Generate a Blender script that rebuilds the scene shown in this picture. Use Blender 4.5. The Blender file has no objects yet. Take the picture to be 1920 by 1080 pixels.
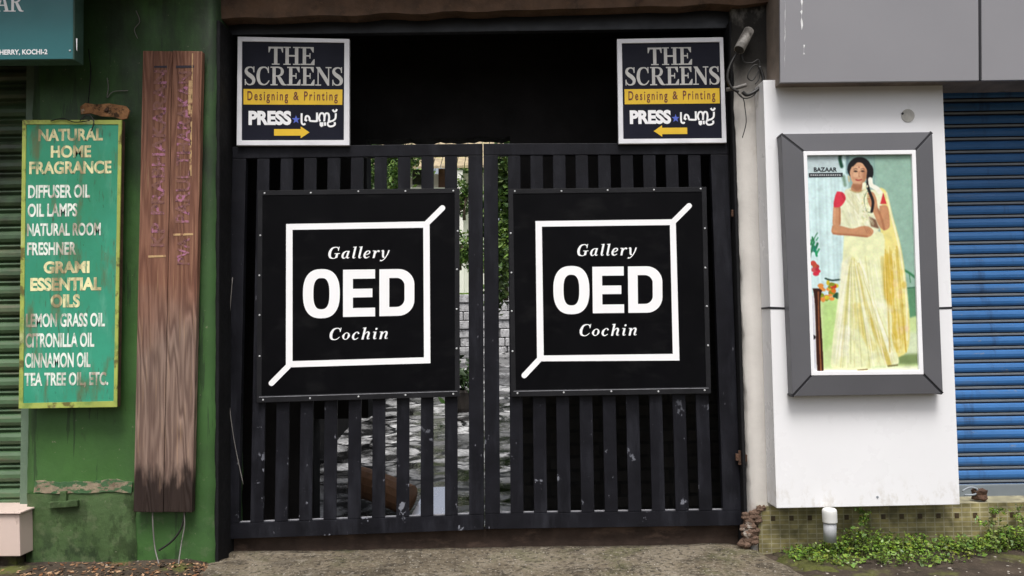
import bpy, bmesh, math, random
import numpy as np
from mathutils import Vector, Matrix
R = math.radians
rnd = random.Random(7)
scene = bpy.context.scene
col = scene.collection

# ------------------------------------------------------------------ camera
D, CZ, F = 5.0, 1.34, 1500.0          # metres to the gate, eye height, focal length in photo pixels
PITCH, ROLL = R(3.0), R(-0.92)
cam = bpy.data.cameras.new('camera'); cam_o = bpy.data.objects.new('camera', cam); col.objects.link(cam_o)
cam.sensor_width = 36; cam.lens = F / 1920 * 36; cam.clip_start = 0.05; cam.clip_end = 400
RM = Matrix.Rotation(R(90) + PITCH, 3, 'X') @ Matrix.Rotation(ROLL, 3, 'Z')
cam_o.matrix_world = Matrix.Translation((0, -D, CZ)) @ RM.to_4x4()
scene.camera = cam_o
# ------------------------------------------------------------------ sky, sun, exposure
SUN_EL = R(64)
w = bpy.data.worlds.new('World'); scene.world = w; w.use_nodes = True
wn = w.node_tree; bg = wn.nodes['Background']
sky = wn.nodes.new('ShaderNodeTexSky'); sky.sky_type = 'NISHITA'; sky.sun_disc = False
sky.sun_elevation = SUN_EL; sky.sun_rotation = R(180); sky.dust_density = 6; sky.air_density = 1.0; sky.ozone_density = 1.0
hs = wn.nodes.new('ShaderNodeHueSaturation'); hs.inputs['Saturation'].default_value = 0.45
wn.links.new(sky.outputs[0], hs.inputs['Color']); wn.links.new(hs.outputs[0], bg.inputs[0])
bg.inputs[1].default_value = 0.08
sl = bpy.data.lights.new('sun', 'SUN'); so = bpy.data.objects.new('sun', sl); col.objects.link(so)
sl.energy = 1.5; sl.angle = R(24); sl.color = (1, .985, .965)
so.rotation_euler = (R(90) - SUN_EL, 0, 0)      # shines from behind the camera, high up
so.location = (0, -6, 9)
scene.view_settings.view_transform = 'Standard'; scene.view_settings.look = 'None'
scene.view_settings.exposure = 1.03; scene.view_settings.gamma = 1
scene.cycles.max_bounces = 6

# ------------------------------------------------------------------ helpers: geometry
def W(px, py, y=0.0):
    """photo pixel -> point on the vertical plane at depth y"""
    d = RM @ Vector(((px - 960) / F, -(py - 540) / F, -1))
    t = (y + D) / d.y
    return Vector((0, -D, CZ)) + d * t
def Wz(px, py, z):
    """photo pixel -> point on the level plane at height z"""
    d = RM @ Vector(((px - 960) / F, -(py - 540) / F, -1))
    t = (z - CZ) / d.z
    return Vector((0, -D, CZ)) + d * t
def BL(q, u, v):
    a = q[0].lerp(q[1], u); b = q[3].lerp(q[2], u)
    return a.lerp(b, v)
def Q(pts, y=0.0):
    return [W(p[0], p[1], y) for p in pts]

class MB:
    def __init__(s): s.v = []; s.f = []; s.m = []; s.c = None
    def face(s, pts, mi=0):
        n = len(s.v); s.v += [tuple(p) for p in pts]; s.f.append(list(range(n, n + len(pts)))); s.m.append(mi)
    def prism(s, front, back, mi=0):
        k = len(front); n = len(s.v)
        s.v += [tuple(p) for p in front] + [tuple(p) for p in back]
        s.f.append(list(range(n, n + k))); s.f.append(list(range(n + 2 * k - 1, n + k - 1, -1))); s.m += [mi, mi]
        for i in range(k):
            j = (i + 1) % k
            s.f.append([n + j, n + i, n + k + i, n + k + j]); s.m.append(mi)
        return s
    def ext(s, front, dy, mi=0):
        return s.prism(front, [Vector(p) + Vector((0, dy, 0)) for p in front], mi)
    def box(s, x0, x1, y0, y1, z0, z1, mi=0):
        return s.ext([(x0, y0, z1), (x1, y0, z1), (x1, y0, z0), (x0, y0, z0)], y1 - y0, mi)
    def uv(s, q, u0, v0, u1, v1, yf, dy, mi=0):
        """board cut out of a quad by fractions; its front sits yf behind the quad"""
        fr = [BL(q, a, b) + Vector((0, yf, 0)) for a, b in ((u0, v0), (u1, v0), (u1, v1), (u0, v1))]
        return s.ext(fr, dy, mi)
    def tube(s, pts, r, n=8, mi=0, cap=True, r1=None):
        pts = [Vector(p) for p in pts]; base = len(s.v); up = Vector((.13, .21, .97)); k = len(pts)
        for i, p in enumerate(pts):
            t = (pts[min(i + 1, k - 1)] - pts[max(i - 1, 0)]).normalized()
            a = t.cross(up)
            if a.length < 1e-3: a = t.cross(Vector((1, 0, 0)))
            a.normalize(); b = t.cross(a)
            rr = r if r1 is None else r + (r1 - r) * i / (k - 1)
            for j in range(n):
                th = 2 * math.pi * j / n
                s.v.append(tuple(p + (a * math.cos(th) + b * math.sin(th)) * rr))
        for i in range(k - 1):
            for j in range(n):
                s.f.append([base + i * n + j, base + i * n + (j + 1) % n, base + (i + 1) * n + (j + 1) % n, base + (i + 1) * n + j]); s.m.append(mi)
        if cap:
            s.f.append([base + j for j in range(n)][::-1]); s.m.append(mi)
            s.f.append([base + (k - 1) * n + j for j in range(n)]); s.m.append(mi)
        return s
    def disc(s, c, r, dy, n=12, mi=0, dome=False):
        c = Vector(c)
        ring = [c + Vector((math.cos(t) * r, 0, math.sin(t) * r)) for t in [2 * math.pi * i / n for i in range(n)]]
        if dome:
            r2 = [c + Vector((math.cos(t) * r * .6, dy, math.sin(t) * r * .6)) for t in [2 * math.pi * i / n for i in range(n)]]
            s.prism(r2, ring, mi)
        else: s.prism([p + Vector((0, dy, 0)) for p in ring], ring, mi)
        return s
    def build(s, name, mats, parent=None, bevel=0, smooth=False, seg=2):
        if not isinstance(mats, (list, tuple)): mats = [mats]
        off = parent_loc(parent)
        me = bpy.data.meshes.new(name)
        me.from_pydata([tuple(Vector(v) - off) for v in s.v], [], s.f)
        for m in mats: me.materials.append(m)
        me.polygons.foreach_set('material_index', s.m)
        bm = bmesh.new(); bm.from_mesh(me)
        bmesh.ops.recalc_face_normals(bm, faces=bm.faces) if not getattr(s, 'keep', False) else None
        if bevel:
            es = [e for e in bm.edges if len(e.link_faces) == 2 and e.calc_face_angle(0) > R(30)]
            bmesh.ops.bevel(bm, geom=es, offset=bevel, segments=seg, affect='EDGES', profile=.6, clamp_overlap=True)
        bm.to_mesh(me); bm.free()
        if smooth:
            for p in me.polygons: p.use_smooth = True
        o = bpy.data.objects.new(name, me); col.objects.link(o)
        if parent: o.parent = parent
        return o
def parent_loc(p):
    v = Vector((0, 0, 0))
    while p: v += p.location; p = p.parent
    return v
def tag(o, label, cat, group=None, kind=None):
    if label: o['label'] = label
    if cat: o['category'] = cat
    if group: o['group'] = group
    if kind: o['kind'] = kind
    return o
def thing(name, label, cat, loc=(0, 0, 0), group=None):
    o = bpy.data.objects.new(name, None); o.empty_display_size = .1; col.objects.link(o); o.location = Vector(loc)
    return tag(o, label, cat, group)
def struct(o):
    o['kind'] = 'structure'; return o
def smoothpts(pts, n=6):
    P = [Vector(p) for p in pts]; out = []
    for i in range(len(P) - 1):
        p0, p1, p2, p3 = P[max(i - 1, 0)], P[i], P[i + 1], P[min(i + 2, len(P) - 1)]
        for k in range(n):
            t = k / n
            out.append(.5 * ((2 * p1) + (p2 - p0) * t + (2 * p0 - 5 * p1 + 4 * p2 - p3) * t * t + (3 * p1 - p0 - 3 * p2 + p3) * t ** 3))
    out.append(P[-1]); return out

# ------------------------------------------------------------------ helpers: materials
def lin(r, g, b):
    f = lambda c: c / 255 / 12.92 if c <= 10 else ((c / 255 + .055) / 1.055) ** 2.4
    return (f(r), f(g), f(b))
def M(name, base, rough=.6, var=.18, vs=3.0, bump=.1, bs=60, spec=.5, metal=0, stains=(), stretch=(1, 1, 1), coat=0, rvar=.12, attr=None):
    """painted or plain surface: broad colour variation, fine bump, and layers of stain, some holding painted shade.
    stain = (colour, scale, threshold, softness, (sx,sy,sz), strength[, (z0,z1)])"""
    m = bpy.data.materials.new(name); m.use_nodes = True
    t = m.node_tree; N = t.nodes; L = t.links; b = N['Principled BSDF']
    geo = N.new('ShaderNodeNewGeometry')
    def mapped(sc):
        mp = N.new('ShaderNodeMapping'); mp.inputs['Scale'].default_value = sc; L.new(geo.outputs['Position'], mp.inputs[0]); return mp.outputs[0]
    def noise(scale, sc=(1, 1, 1), det=5, rg=.6):
        n = N.new('ShaderNodeTexNoise'); n.inputs['Scale'].default_value = scale; n.inputs['Detail'].default_value = det
        n.inputs['Roughness'].default_value = rg; L.new(mapped(sc), n.inputs['Vector']); return n.outputs['Fac']
    def ramp(fac, a, bb, lo=0., hi=1.):
        r = N.new('ShaderNodeMapRange'); r.inputs[1].default_value = a; r.inputs[2].default_value = bb
        r.inputs[3].default_value = lo; r.inputs[4].default_value = hi; L.new(fac, r.inputs[0]); return r.outputs[0]
    mx = N.new('ShaderNodeMix'); mx.data_type = 'RGBA'
    mx.inputs[6].default_value = (*[c * (1 - var) for c in base], 1); mx.inputs[7].default_value = (*[min(1, c * (1 + var)) for c in base], 1)
    L.new(ramp(noise(vs, stretch), .3, .7), mx.inputs[0]); c = mx.outputs[2]
    if attr:
        at = N.new('ShaderNodeAttribute'); at.attribute_name = attr
        m2 = N.new('ShaderNodeMix'); m2.data_type = 'RGBA'; m2.blend_type = 'MULTIPLY'; m2.inputs[0].default_value = 1
        L.new(c, m2.inputs[6]); L.new(at.outputs['Color'], m2.inputs[7]); c = m2.outputs[2]
    for st in stains:
        cc, s, th, sf, sc, k = st[:6]
        f = ramp(noise(s, sc, 7, .65), th, th + sf, 0, k)
        if len(st) > 6:
            sp = N.new('ShaderNodeSeparateXYZ'); L.new(geo.outputs['Position'], sp.inputs[0])
            zr = ramp(sp.outputs[2], st[6][0], st[6][1])
            mm = N.new('ShaderNodeMath'); mm.operation = 'MULTIPLY'; L.new(f, mm.inputs[0]); L.new(zr, mm.inputs[1]); f = mm.outputs[0]
        mi = N.new('ShaderNodeMix'); mi.data_type = 'RGBA'; L.new(f, mi.inputs[0]); L.new(c, mi.inputs[6]); mi.inputs[7].default_value = (*cc, 1); c = mi.outputs[2]
    L.new(c, b.inputs['Base Color'])
    L.new(ramp(noise(vs * 2.3), .3, .7, max(.02, rough - rvar), min(1, rough + rvar)), b.inputs['Roughness'])
    b.inputs['Specular IOR Level'].default_value = spec; b.inputs['Metallic'].default_value = metal
    if coat: b.inputs['Coat Weight'].default_value = coat
    if bump:
        bp = N.new('ShaderNodeBump'); bp.inputs['Strength'].default_value = bump; bp.inputs['Distance'].default_value = .01
        L.new(noise(bs, stretch, 6, .65), bp.inputs['Height']); L.new(bp.outputs[0], b.inputs['Normal'])
    return m
Z1 = (1, 1, 1)
white_vinyl = M('white_vinyl', (.88, .88, .89), .45, .03, bump=0)
MT = {}
MT['gate'] = M('black_gate_paint', (.0085, .0086, .0118), .5, .35, 5, .12, 90, .14, stains=[((.24, .25, .29), 8, .635, .02, (1, 1, .8), .75, (1.2, .3)), ((.26, .26, .30), 34, .67, .03, (1, 1, .4), .75, (2.6, .5)), ((.05, .052, .065), 3, .5, .3, (3, 1, .6), .45)])
MT['dust_and_highlight'] = M('grey_dust_and_highlight', (.23, .23, .25), .9, .2, 20, .1)  # dust on the rail, painted highlight on the sign edge
MT['panel'] = M('black_sign_board', (.0028, .0028, .0036), .5, .2, 3, 0, spec=.06, stains=[((.022, .022, .022), 3, .55, .2, (1, 1, 2), .35), ((.06, .06, .06), 70, .74, .03, (.4, 1, 1), .6)])
MT['panel_edge'] = M('black_sign_rim', (.013, .013, .015), .45, .25, 6, .1, 40, .18)
MT['screw'] = M('zinc_screw', (.62, .63, .64), .4, .1, bump=0, metal=.3)
MT['navy'] = M('navy_sign_face', (.009, .010, .019), .5, .15, 4, .03, spec=.12)
MT['alu'] = M('white_frame_paint', (.72, .72, .75), .4, .1, 6, .04)
MT['silver'] = M('silver_letters', (.52, .51, .49), .5, .1, 30, 0)
MT['yellow'] = M('yellow_vinyl', (.74, .47, .016), .5, .08, 6, 0)
MT['maroon'] = M('maroon_letters', (.13, .02, .01), .5, .1, bump=0)
MT['blue_star'] = M('blue_star', (.08, .13, .55), .5, .1, bump=0)
MT['green_wall'] = M('green_wall_paint', (.045, .118, .028), .55, .22, 2.2, .25, 28, .4, stains=[((.010, .024, .010), 7, .50, .12, (1.2, 1, .7), .8, (.30, -.02)), ((.13, .16, .09), 10, .56, .1, Z1, .45, (.5, .3)), ((.03, .05, .02), 9, .58, .1, (1, 1, .5), .55), ((.012, .018, .010), 2.2, .36, .25, (1.3, 1, .5), .9, (1.25, 2.3)), ((.03, .07, .025), 1.3, .5, .2, (1, 1, .6), .6), ((.24, .23, .16), 38, .67, .03, Z1, .55), ((.015, .03, .012), 2.6, .57, .02, (5, 1, .35), .6)])  # darkening towards the top mixes mould with eave shade in the colour
MT['plinth_green'] = M('mossy_plinth_paint', (.060, .105, .038), .65, .28, 3, .5, 26, .3, stains=[((.012, .022, .010), 8, .50, .10, (1.2, 1, .8), .85, (.34, .0)), ((.10, .13, .065), 14, .52, .1, Z1, .6), ((.026, .045, .015), 6, .52, .06, (1, 1, .6), .7), ((.26, .25, .19), 42, .66, .03, Z1, .6)])
MT['ledge'] = M('worn_ledge_plaster', (.21, .165, .11), .9, .35, 14, .5, 50, stains=[((.10, .065, .04), 9, .5, .08, Z1, .8), ((.032, .085, .03), 13, .47, .06, (1, 1, 2), 1)])
MT['green_shutter'] = M('green_shutter_paint', (.060, .115, .052), .5, .25, 3, .12, 60, stains=[((.13, .10, .06), 6, .5, .2, (.5, 1, 3), .6), ((.02, .02, .015), 2.4, .45, .25, (1, 1, .7), .85, (.75, 1.6))])  # last layer makes the shutter darker towards its top
MT['channel'] = M('grey_green_channel', (.10, .15, .10), .6, .2, 5, .2)
MT['board_green'] = M('teal_board_paint', lin(48, 146, 116), .65, .12, 3, .08, 40, stains=[(lin(96, 168, 142), 6, .54, .12, (2.5, 1, .5), .45), (lin(30, 70, 50), 30, .64, .04, (1, 1, .4), .7), (lin(20, 110, 60), 1.7, .45, .3, (1, 1, .6), .6), (lin(90, 88, 50), 3.2, .53, .13, (3, 1, .8), .75), (lin(60, 50, 25), 14, .60, .1, (3, 1, .5), .6)])
MT['board_border'] = M('lime_border_paint', lin(160, 172, 82), .7, .15, 8, .1, stains=[(lin(80, 60, 30), 11, .54, .08, Z1, .8), (lin(196, 200, 150), 7, .56, .1, Z1, .6), (lin(70, 120, 60), 5, .55, .1, Z1, .5)])
worn = [(lin(128, 104, 72), 3.2, .47, .13, (3, 1, .8), .85), (lin(60, 130, 95), 45, .54, .08, (1, 1, .4), .65)]
MT['worn_cream'] = M('worn_cream_letters', lin(235, 228, 175), .6, .08, 12, 0, stains=worn)
MT['worn_white'] = M('worn_white_letters', lin(232, 238, 228), .6, .08, 12, 0, stains=worn)
MT['rust'] = M('rusty_metal', (.085, .042, .024), .85, .45, 14, .5, 60, stains=[((.04, .02, .01), 20, .52, .1, Z1, .8)])
MT['masonry'] = M('crumbled_masonry', (.13, .085, .062), .95, .4, 9, .8, 40, .15, stains=[((.36, .33, .29), 14, .6, .06, Z1, .8), ((.03, .022, .018), 8, .55, .1, Z1, .8)])
MT['teal'] = M('teal_signboard_paint', lin(38, 104, 108), .4, .1, 2, .02)
MT['teal_dark'] = M('teal_signboard_edge', lin(58, 84, 72), .5, .25, 6, .1)
MT['step'] = M('pale_step_tile', lin(205, 185, 175), .45, .06, 4, .03, stains=[(lin(120, 95, 80), 9, .63, .06, (1, 1, .5), .5)])
MT['beam'] = M('brown_plastered_beam', (.10, .058, .036), .9, .4, 6, .5, 30, stains=[((.03, .018, .012), 8, .55, .1, Z1, .8), ((.15, .085, .05), 16, .58, .06, Z1, .6)])
MT['steel_dark'] = M('dark_blue_beam', (.012, .014, .02), .5, .2, 5, .1)
MT['shade_black'] = M('shade_black_plaster', (.012, .011, .011), .9, .3, 3, .3, 20, .15)  # black of the unlit passage put into the colour
MT['jamb'] = M('black_jamb_paint', (.008, .008, .009), .8, .3, 6, .4, 25, .2)
MT['white_wall'] = M('limewashed_wall', (.62, .59, .55), .85, .10, 2.5, .3, 22, .3, stains=[((.40, .33, .27), 5, .58, .12, (1, 1, .5), .5), ((.22, .12, .07), 7, .52, .1, Z1, .9, (.3, .12)), ((.24, .22, .19), 3, .42, .2, (1, 1, .4), .8, (2.2, 2.75)), ((.012, .011, .01), 2.4, .30, .2, (1, 1, .5), .97, (2.70, 2.98))])  # towards the top, stain and corner shade are both put into the colour
MT['clad'] = M('white_cladding_sheet', (.80, .80, .815), .32, .025, 1.5, .015, 3, .4, stains=[((.6, .58, .5), 4, .60, .2, (2.5, 1, .2), .16), ((.46, .42, .34), 22, .50, .14, (1, 1, .6), .5, (.47, .26)), ((.5, .48, .43), 60, .70, .04, Z1, .5)])
MT['grey_clad'] = M('grey_composite_panel', lin(132, 131, 135), .38, .04, 1.2, .01, 4, .4)
MT['streak'] = M('white_drip', (.7, .7, .7), .6, .1, 30, 0)
MT['joint'] = M('black_joint_sealant', (.008, .008, .012), .6, .2, bump=0)
MT['grey_side'] = M('weathered_panel_side', (.20, .16, .13), .7, .3, 5, .2, stains=[((.04, .035, .03), 4, .5, .2, (1, 1, .4), .8)])
MT['frame_grey'] = M('charcoal_frame_sheet', lin(90, 90, 94), .42, .06, 2, .015, 10, .45)
MT['lightbox_white'] = M('white_inner_frame', (.84, .84, .86), .35, .03, bump=0)
MT['blue_shutter'] = M('blue_shutter_paint', lin(50, 102, 158), .5, .14, 2, .35, 5, .4, stains=[(lin(84, 96, 110), 4, .56, .14, (.5, 1, 4), .5), (lin(120, 120, 118), 26, .66, .04, (.4, 1, 1), .6), (lin(30, 40, 60), 3, .56, .1, (3, 1, .5), .45)])
MT['shutter_dark'] = M('slat_shadow_line', (.010, .014, .03), .6, .2, bump=0)  # painted shadow lines between the blue slats
MT['shutter_grey'] = M('grey_steel_and_slat_highlight', lin(128, 135, 142), .5, .12, 5, .05)  # grey steel, also a painted highlight along the blue slats
MT['steel_grey'] = M('grey_bottom_rail', lin(112, 120, 126), .5, .1, 4, .05, stains=[((.16, .09, .05), 9, .62, .08, Z1, .5)])
MT['pvc'] = M('grey_white_pipe', (.36, .37, .38), .45, .1, 10, .03, stains=[((.2, .2, .16), 12, .55, .15, Z1, .5)])
MT['pvc_white'] = M('white_pipe_cap', (.62, .62, .60), .4, .06, 10, .03, stains=[((.45, .42, .33), 15, .58, .1, Z1, .5)])
MT['cable'] = M('black_cable', (.014, .013, .012), .5, .2, bump=0)
MT['wire'] = M('grey_wire', (.16, .15, .14), .6, .2, bump=0)
MT['log'] = M('brown_timber', (.20, .10, .05), .7, .35, 10, .4, 40, stretch=(1, 1, .2))
MT['leaf'] = M('leaf_green', (.10, .19, .028), .5, .5, 9, 0, attr='tint')
MT['leaf_far'] = M('courtyard_leaf_green', (.075, .15, .03), .5, .5, 1.6, 0, attr='tint')
MT['stem'] = M('weed_stem', (.09, .11, .03), .7, .3, bump=0)
MT['soil'] = M('damp_soil', (.050, .038, .028), .95, .4, 4, .7, 35, .2, stains=[((.10, .11, .025), 3, .53, .1, Z1, .8), ((.11, .09, .07), 24, .58, .06, Z1, .8), ((.02, .016, .013), 9, .55, .1, Z1, .6)])
MT['moss'] = M('moss', (.062, .066, .018), .95, .45, 9, .8, 50, .2, stains=[((.05, .04, .028), 8, .50, .08, Z1, .9), ((.12, .13, .03), 16, .58, .08, Z1, .7)])
MT['stone'] = M('pale_pebble', (.30, .27, .23), .85, .3, 9, .3, 60)
MT['litter'] = M('dead_leaf', (.13, .075, .04), .85, .5, 20, .1, attr='tint')
MT['house'] = M('white_house_wall', (.78, .76, .72), .8, .06, 1, .1)
MT['roof_tile'] = M('clay_roof_tile', (.34, .27, .17), .8, .35, 8, .4, 30, stains=[((.36, .34, .12), 5, .5, .2, Z1, .7)])
MT['dark_glass'] = M('dark_window', (.02, .025, .02), .2, .2, bump=0)
MT['brown_wood'] = M('brown_woodwork', (.10, .045, .025), .6, .3, 8, .2)
MT['granite'] = M('granite_rubble', (.40, .40, .41), .8, .4, 14, .6, 25, stains=[((.10, .10, .10), 18, .56, .06, Z1, .7)])
MT['grass'] = M('grass_green', (.12, .20, .03), .8, .4, 10, .5, 60)
MT['bark'] = M('bark', (.07, .05, .035), .9, .3, 14, .6, 40)
MT['clay'] = M('dark_clay_pot', (.03, .024, .02), .7, .3, 8, .2)
MT['logo_black'] = M('poster_black_ink', (.02, .025, .03), .45, .1, bump=0)

def concrete():
    m = M('rough_concrete', (.122, .100, .070), .9, .35, 2.2, .75, 38, .2, stains=[((.040, .033, .024), 3.5, .50, .10, (1, 1.6, 1), .75), ((.21, .18, .135), 1.6, .50, .10, Z1, .6), ((.26, .235, .19), 9, .60, .06, (1, 1.5, 1), .6), ((.03, .025, .018), 11, .62, .06, (1, 1.5, 1), .5), ((.05, .035, .025), 5, .60, .08, (1, 2.5, 1), .6), ((.066, .072, .028), 2.3, .52, .12, Z1, .6), ((.20, .175, .135), 18, .54, .10, Z1, .6), ((.022, .018, .014), 30, .53, .06, Z1, .75), ((.26, .23, .19), 55, .57, .05, Z1, .7)])
    t = m.node_tree; N = t.nodes; L = t.links; b = N['Principled BSDF']
    v = N.new('ShaderNodeTexVoronoi'); v.inputs['Scale'].default_value = 60
    g = N.new('ShaderNodeNewGeometry'); L.new(g.outputs['Position'], v.inputs['Vector'])
    sp = N.new('ShaderNodeSeparateColor'); L.new(v.outputs['Color'], sp.inputs[0])
    a = N.new('ShaderNodeMapRange'); a.inputs[1].default_value = .30; a.inputs[2].default_value = .18; L.new(v.outputs['Distance'], a.inputs[0])
    k = N.new('ShaderNodeMapRange'); k.inputs[1].default_value = .86; k.inputs[2].default_value = .9; L.new(sp.outputs[0], k.inputs[0])
    mm = N.new('ShaderNodeMath'); mm.operation = 'MULTIPLY'; L.new(a.outputs[0], mm.inputs[0]); L.new(k.outputs[0], mm.inputs[1])
    old = b.inputs['Base Color'].links[0].from_socket
    mi = N.new('ShaderNodeMix'); mi.data_type = 'RGBA'; L.new(mm.outputs[0], mi.inputs[0]); L.new(old, mi.inputs[6]); mi.inputs[7].default_value = (.36, .33, .28, 1)
    L.new(mi.outputs[2], b.inputs['Base Color']); return m
MT['concrete'] = concrete()

def wood():
    m = bpy.data.materials.new('weathered_plank'); m.use_nodes = True
    t = m.node_tree; N = t.nodes; L = t.links; b = N['Principled BSDF']
    g = N.new('ShaderNodeNewGeometry'); mp = N.new('ShaderNodeMapping'); mp.inputs['Scale'].default_value = (1, 1, .085); L.new(g.outputs['Position'], mp.inputs[0])
    n1 = N.new('ShaderNodeTexNoise'); n1.inputs['Scale'].default_value = 9; n1.inputs['Detail'].default_value = 2; L.new(mp.outputs[0], n1.inputs[0])
    mul = N.new('ShaderNodeMath'); mul.operation = 'MULTIPLY'; mul.inputs[1].default_value = 70; L.new(n1.outputs['Fac'], mul.inputs[0])
    sn = N.new('ShaderNodeMath'); sn.operation = 'SINE'; L.new(mul.outputs[0], sn.inputs[0])
    mp2 = N.new('ShaderNodeMapping'); mp2.inputs['Scale'].default_value = (1, 1, .03); L.new(g.outputs['Position'], mp2.inputs[0])
    n2 = N.new('ShaderNodeTexNoise'); n2.inputs['Scale'].default_value = 110; n2.inputs['Detail'].default_value = 4; L.new(mp2.outputs[0], n2.inputs[0])
    def rng(s, a, bb, lo=0, hi=1):
        r = N.new('ShaderNodeMapRange'); r.inputs[1].default_value = a; r.inputs[2].default_value = bb; r.inputs[3].default_value = lo; r.inputs[4].default_value = hi; L.new(s, r.inputs[0]); return r.outputs[0]
    def mix(f, a, c2):
        x = N.new('ShaderNodeMix'); x.data_type = 'RGBA'; L.new(f, x.inputs[0])
        for sock, val in ((6, a), (7, c2)):
            if isinstance(val, tuple): x.inputs[sock].default_value = (*val, 1)
            else: L.new(val, x.inputs[sock])
        return x.outputs[2]
    z = N.new('ShaderNodeSeparateXYZ'); L.new(g.outputs['Position'], z.inputs[0])
    nb = N.new('ShaderNodeTexNoise'); nb.inputs['Scale'].default_value = 2.2; nb.inputs['Detail'].default_value = 5; L.new(g.outputs['Position'], nb.inputs[0])
    # varnish survives on the upper half, the lower half has weathered grey
    add = N.new('ShaderNodeMath'); add.operation = 'MULTIPLY_ADD'; add.inputs[1].default_value = .9; L.new(nb.outputs['Fac'], add.inputs[0]); L.new(z.outputs[2], add.inputs[2])
    up = rng(add.outputs[0], 1.75, 2.2)
    light = mix(up, lin(136, 114, 102), lin(130, 90, 72)); dark = mix(up, lin(92, 72, 64), lin(100, 64, 50))
    c = mix(rng(sn.outputs[0], -1.0, .35, .25), dark, light)
    c = mix(rng(n2.outputs['Fac'], .52, .72, 0, .55), c, lin(72, 48, 40))
    c = mix(rng(n2.outputs['Fac'], .42, .30, 0, .35), c, lin(185, 150, 115))
    # the damp black foot of the plank, with a ragged upper edge
    n3 = N.new('ShaderNodeTexNoise'); n3.inputs['Scale'].default_value = 26; n3.inputs['Detail'].default_value = 5
    mp3 = N.new('ShaderNodeMapping'); mp3.inputs['Scale'].default_value = (1, 1, .22); L.new(g.outputs['Position'], mp3.inputs[0]); L.new(mp3.outputs[0], n3.inputs[0])
    wet = N.new('ShaderNodeMath'); wet.operation = 'MULTIPLY_ADD'; wet.inputs[1].default_value = -.42; L.new(n3.outputs['Fac'], wet.inputs[0]); L.new(z.outputs[2], wet.inputs[2])
    c = mix(rng(wet.outputs[0], .40, .27, 0, .96), c, lin(36, 25, 21))
    L.new(c, b.inputs['Base Color']); b.inputs['Roughness'].default_value = .7; b.inputs['Specular IOR Level'].default_value = .3
    bp = N.new('ShaderNodeBump'); bp.inputs['Strength'].default_value = .5; bp.inputs['Distance'].default_value = .006
    ad = N.new('ShaderNodeMath'); ad.operation = 'ADD'; L.new(n2.outputs['Fac'], ad.inputs[0]); L.new(sn.outputs[0], ad.inputs[1]); L.new(ad.outputs[0], bp.inputs['Height']); L.new(bp.outputs[0], b.inputs['Normal'])
    return m
MT['plank'] = wood()

def brickmat(name, c1, c2, mortar, bw, bh, ms, rough, rot=None, bump=.5, off=.5, spec=.5):
    m = bpy.data.materials.new(name); m.use_nodes = True
    t = m.node_tree; N = t.nodes; L = t.links; b = N['Principled BSDF']
    g = N.new('ShaderNodeNewGeometry'); mp = N.new('ShaderNodeMapping'); L.new(g.outputs['Position'], mp.inputs[0])
    if rot: mp.inputs['Rotation'].default_value = rot
    n0 = N.new('ShaderNodeTexNoise'); n0.inputs['Scale'].default_value = 5; L.new(mp.outputs[0], n0.inputs[0])
    vm = N.new('ShaderNodeVectorMath'); vm.operation = 'MULTIPLY_ADD'; vm.inputs[1].default_value = (.03, .03, 0); L.new(n0.outputs['Color'], vm.inputs[0]); L.new(mp.outputs[0], vm.inputs[2])
    br = N.new('ShaderNodeTexBrick'); L.new(vm.outputs[0] if not rot else mp.outputs[0], br.inputs[0])
    br.inputs['Color1'].default_value = (*c1, 1); br.inputs['Color2'].default_value = (*c2, 1); br.inputs['Mortar'].default_value = (*mortar, 1)
    br.inputs['Scale'].default_value = 1; br.inputs['Brick Width'].default_value = bw; br.inputs['Row Height'].default_value = bh; br.inputs['Mortar Size'].default_value = ms; br.offset = off
    n = N.new('ShaderNodeTexNoise'); n.inputs['Scale'].default_value = 12; n.inputs['Detail'].default_value = 6; L.new(g.outputs['Position'], n.inputs[0])
    r = N.new('ShaderNodeMapRange'); r.inputs[1].default_value = .35; r.inputs[2].default_value = .7; r.inputs[3].default_value = .45; r.inputs[4].default_value = 1.25; L.new(n.outputs['Fac'], r.inputs[0])
    mm = N.new('ShaderNodeVectorMath'); mm.operation = 'SCALE'; L.new(br.outputs['Color'], mm.inputs[0]); L.new(r.outputs[0], mm.inputs['Scale'])
    L.new(mm.outputs[0], b.inputs['Base Color'])
    rr = N.new('ShaderNodeMapRange'); rr.inputs[1].default_value = .4; rr.inputs[2].default_value = .65; rr.inputs[3].default_value = max(.03, rough - .15); rr.inputs[4].default_value = rough + .25; L.new(n.outputs['Fac'], rr.inputs[0]); L.new(rr.outputs[0], b.inputs['Roughness'])
    b.inputs['Specular IOR Level'].default_value = spec
    ad = N.new('ShaderNodeMath'); ad.operation = 'MULTIPLY_ADD'; ad.inputs[1].default_value = -1.5; L.new(br.outputs['Fac'], ad.inputs[0]); L.new(n.outputs['Fac'], ad.inputs[2])
    bp = N.new('ShaderNodeBump'); bp.inputs['Strength'].default_value = bump; bp.inputs['Distance'].default_value = .02; L.new(ad.outputs[0], bp.inputs['Height']); L.new(bp.outputs[0], b.inputs['Normal'])
    return m
MT['cobble'] = brickmat('wet_cobble', (.40, .40, .42), (.13, .13, .14), (.006, .006, .006), .62, .36, .035, .25, bump=.3, spec=.8)
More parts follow.
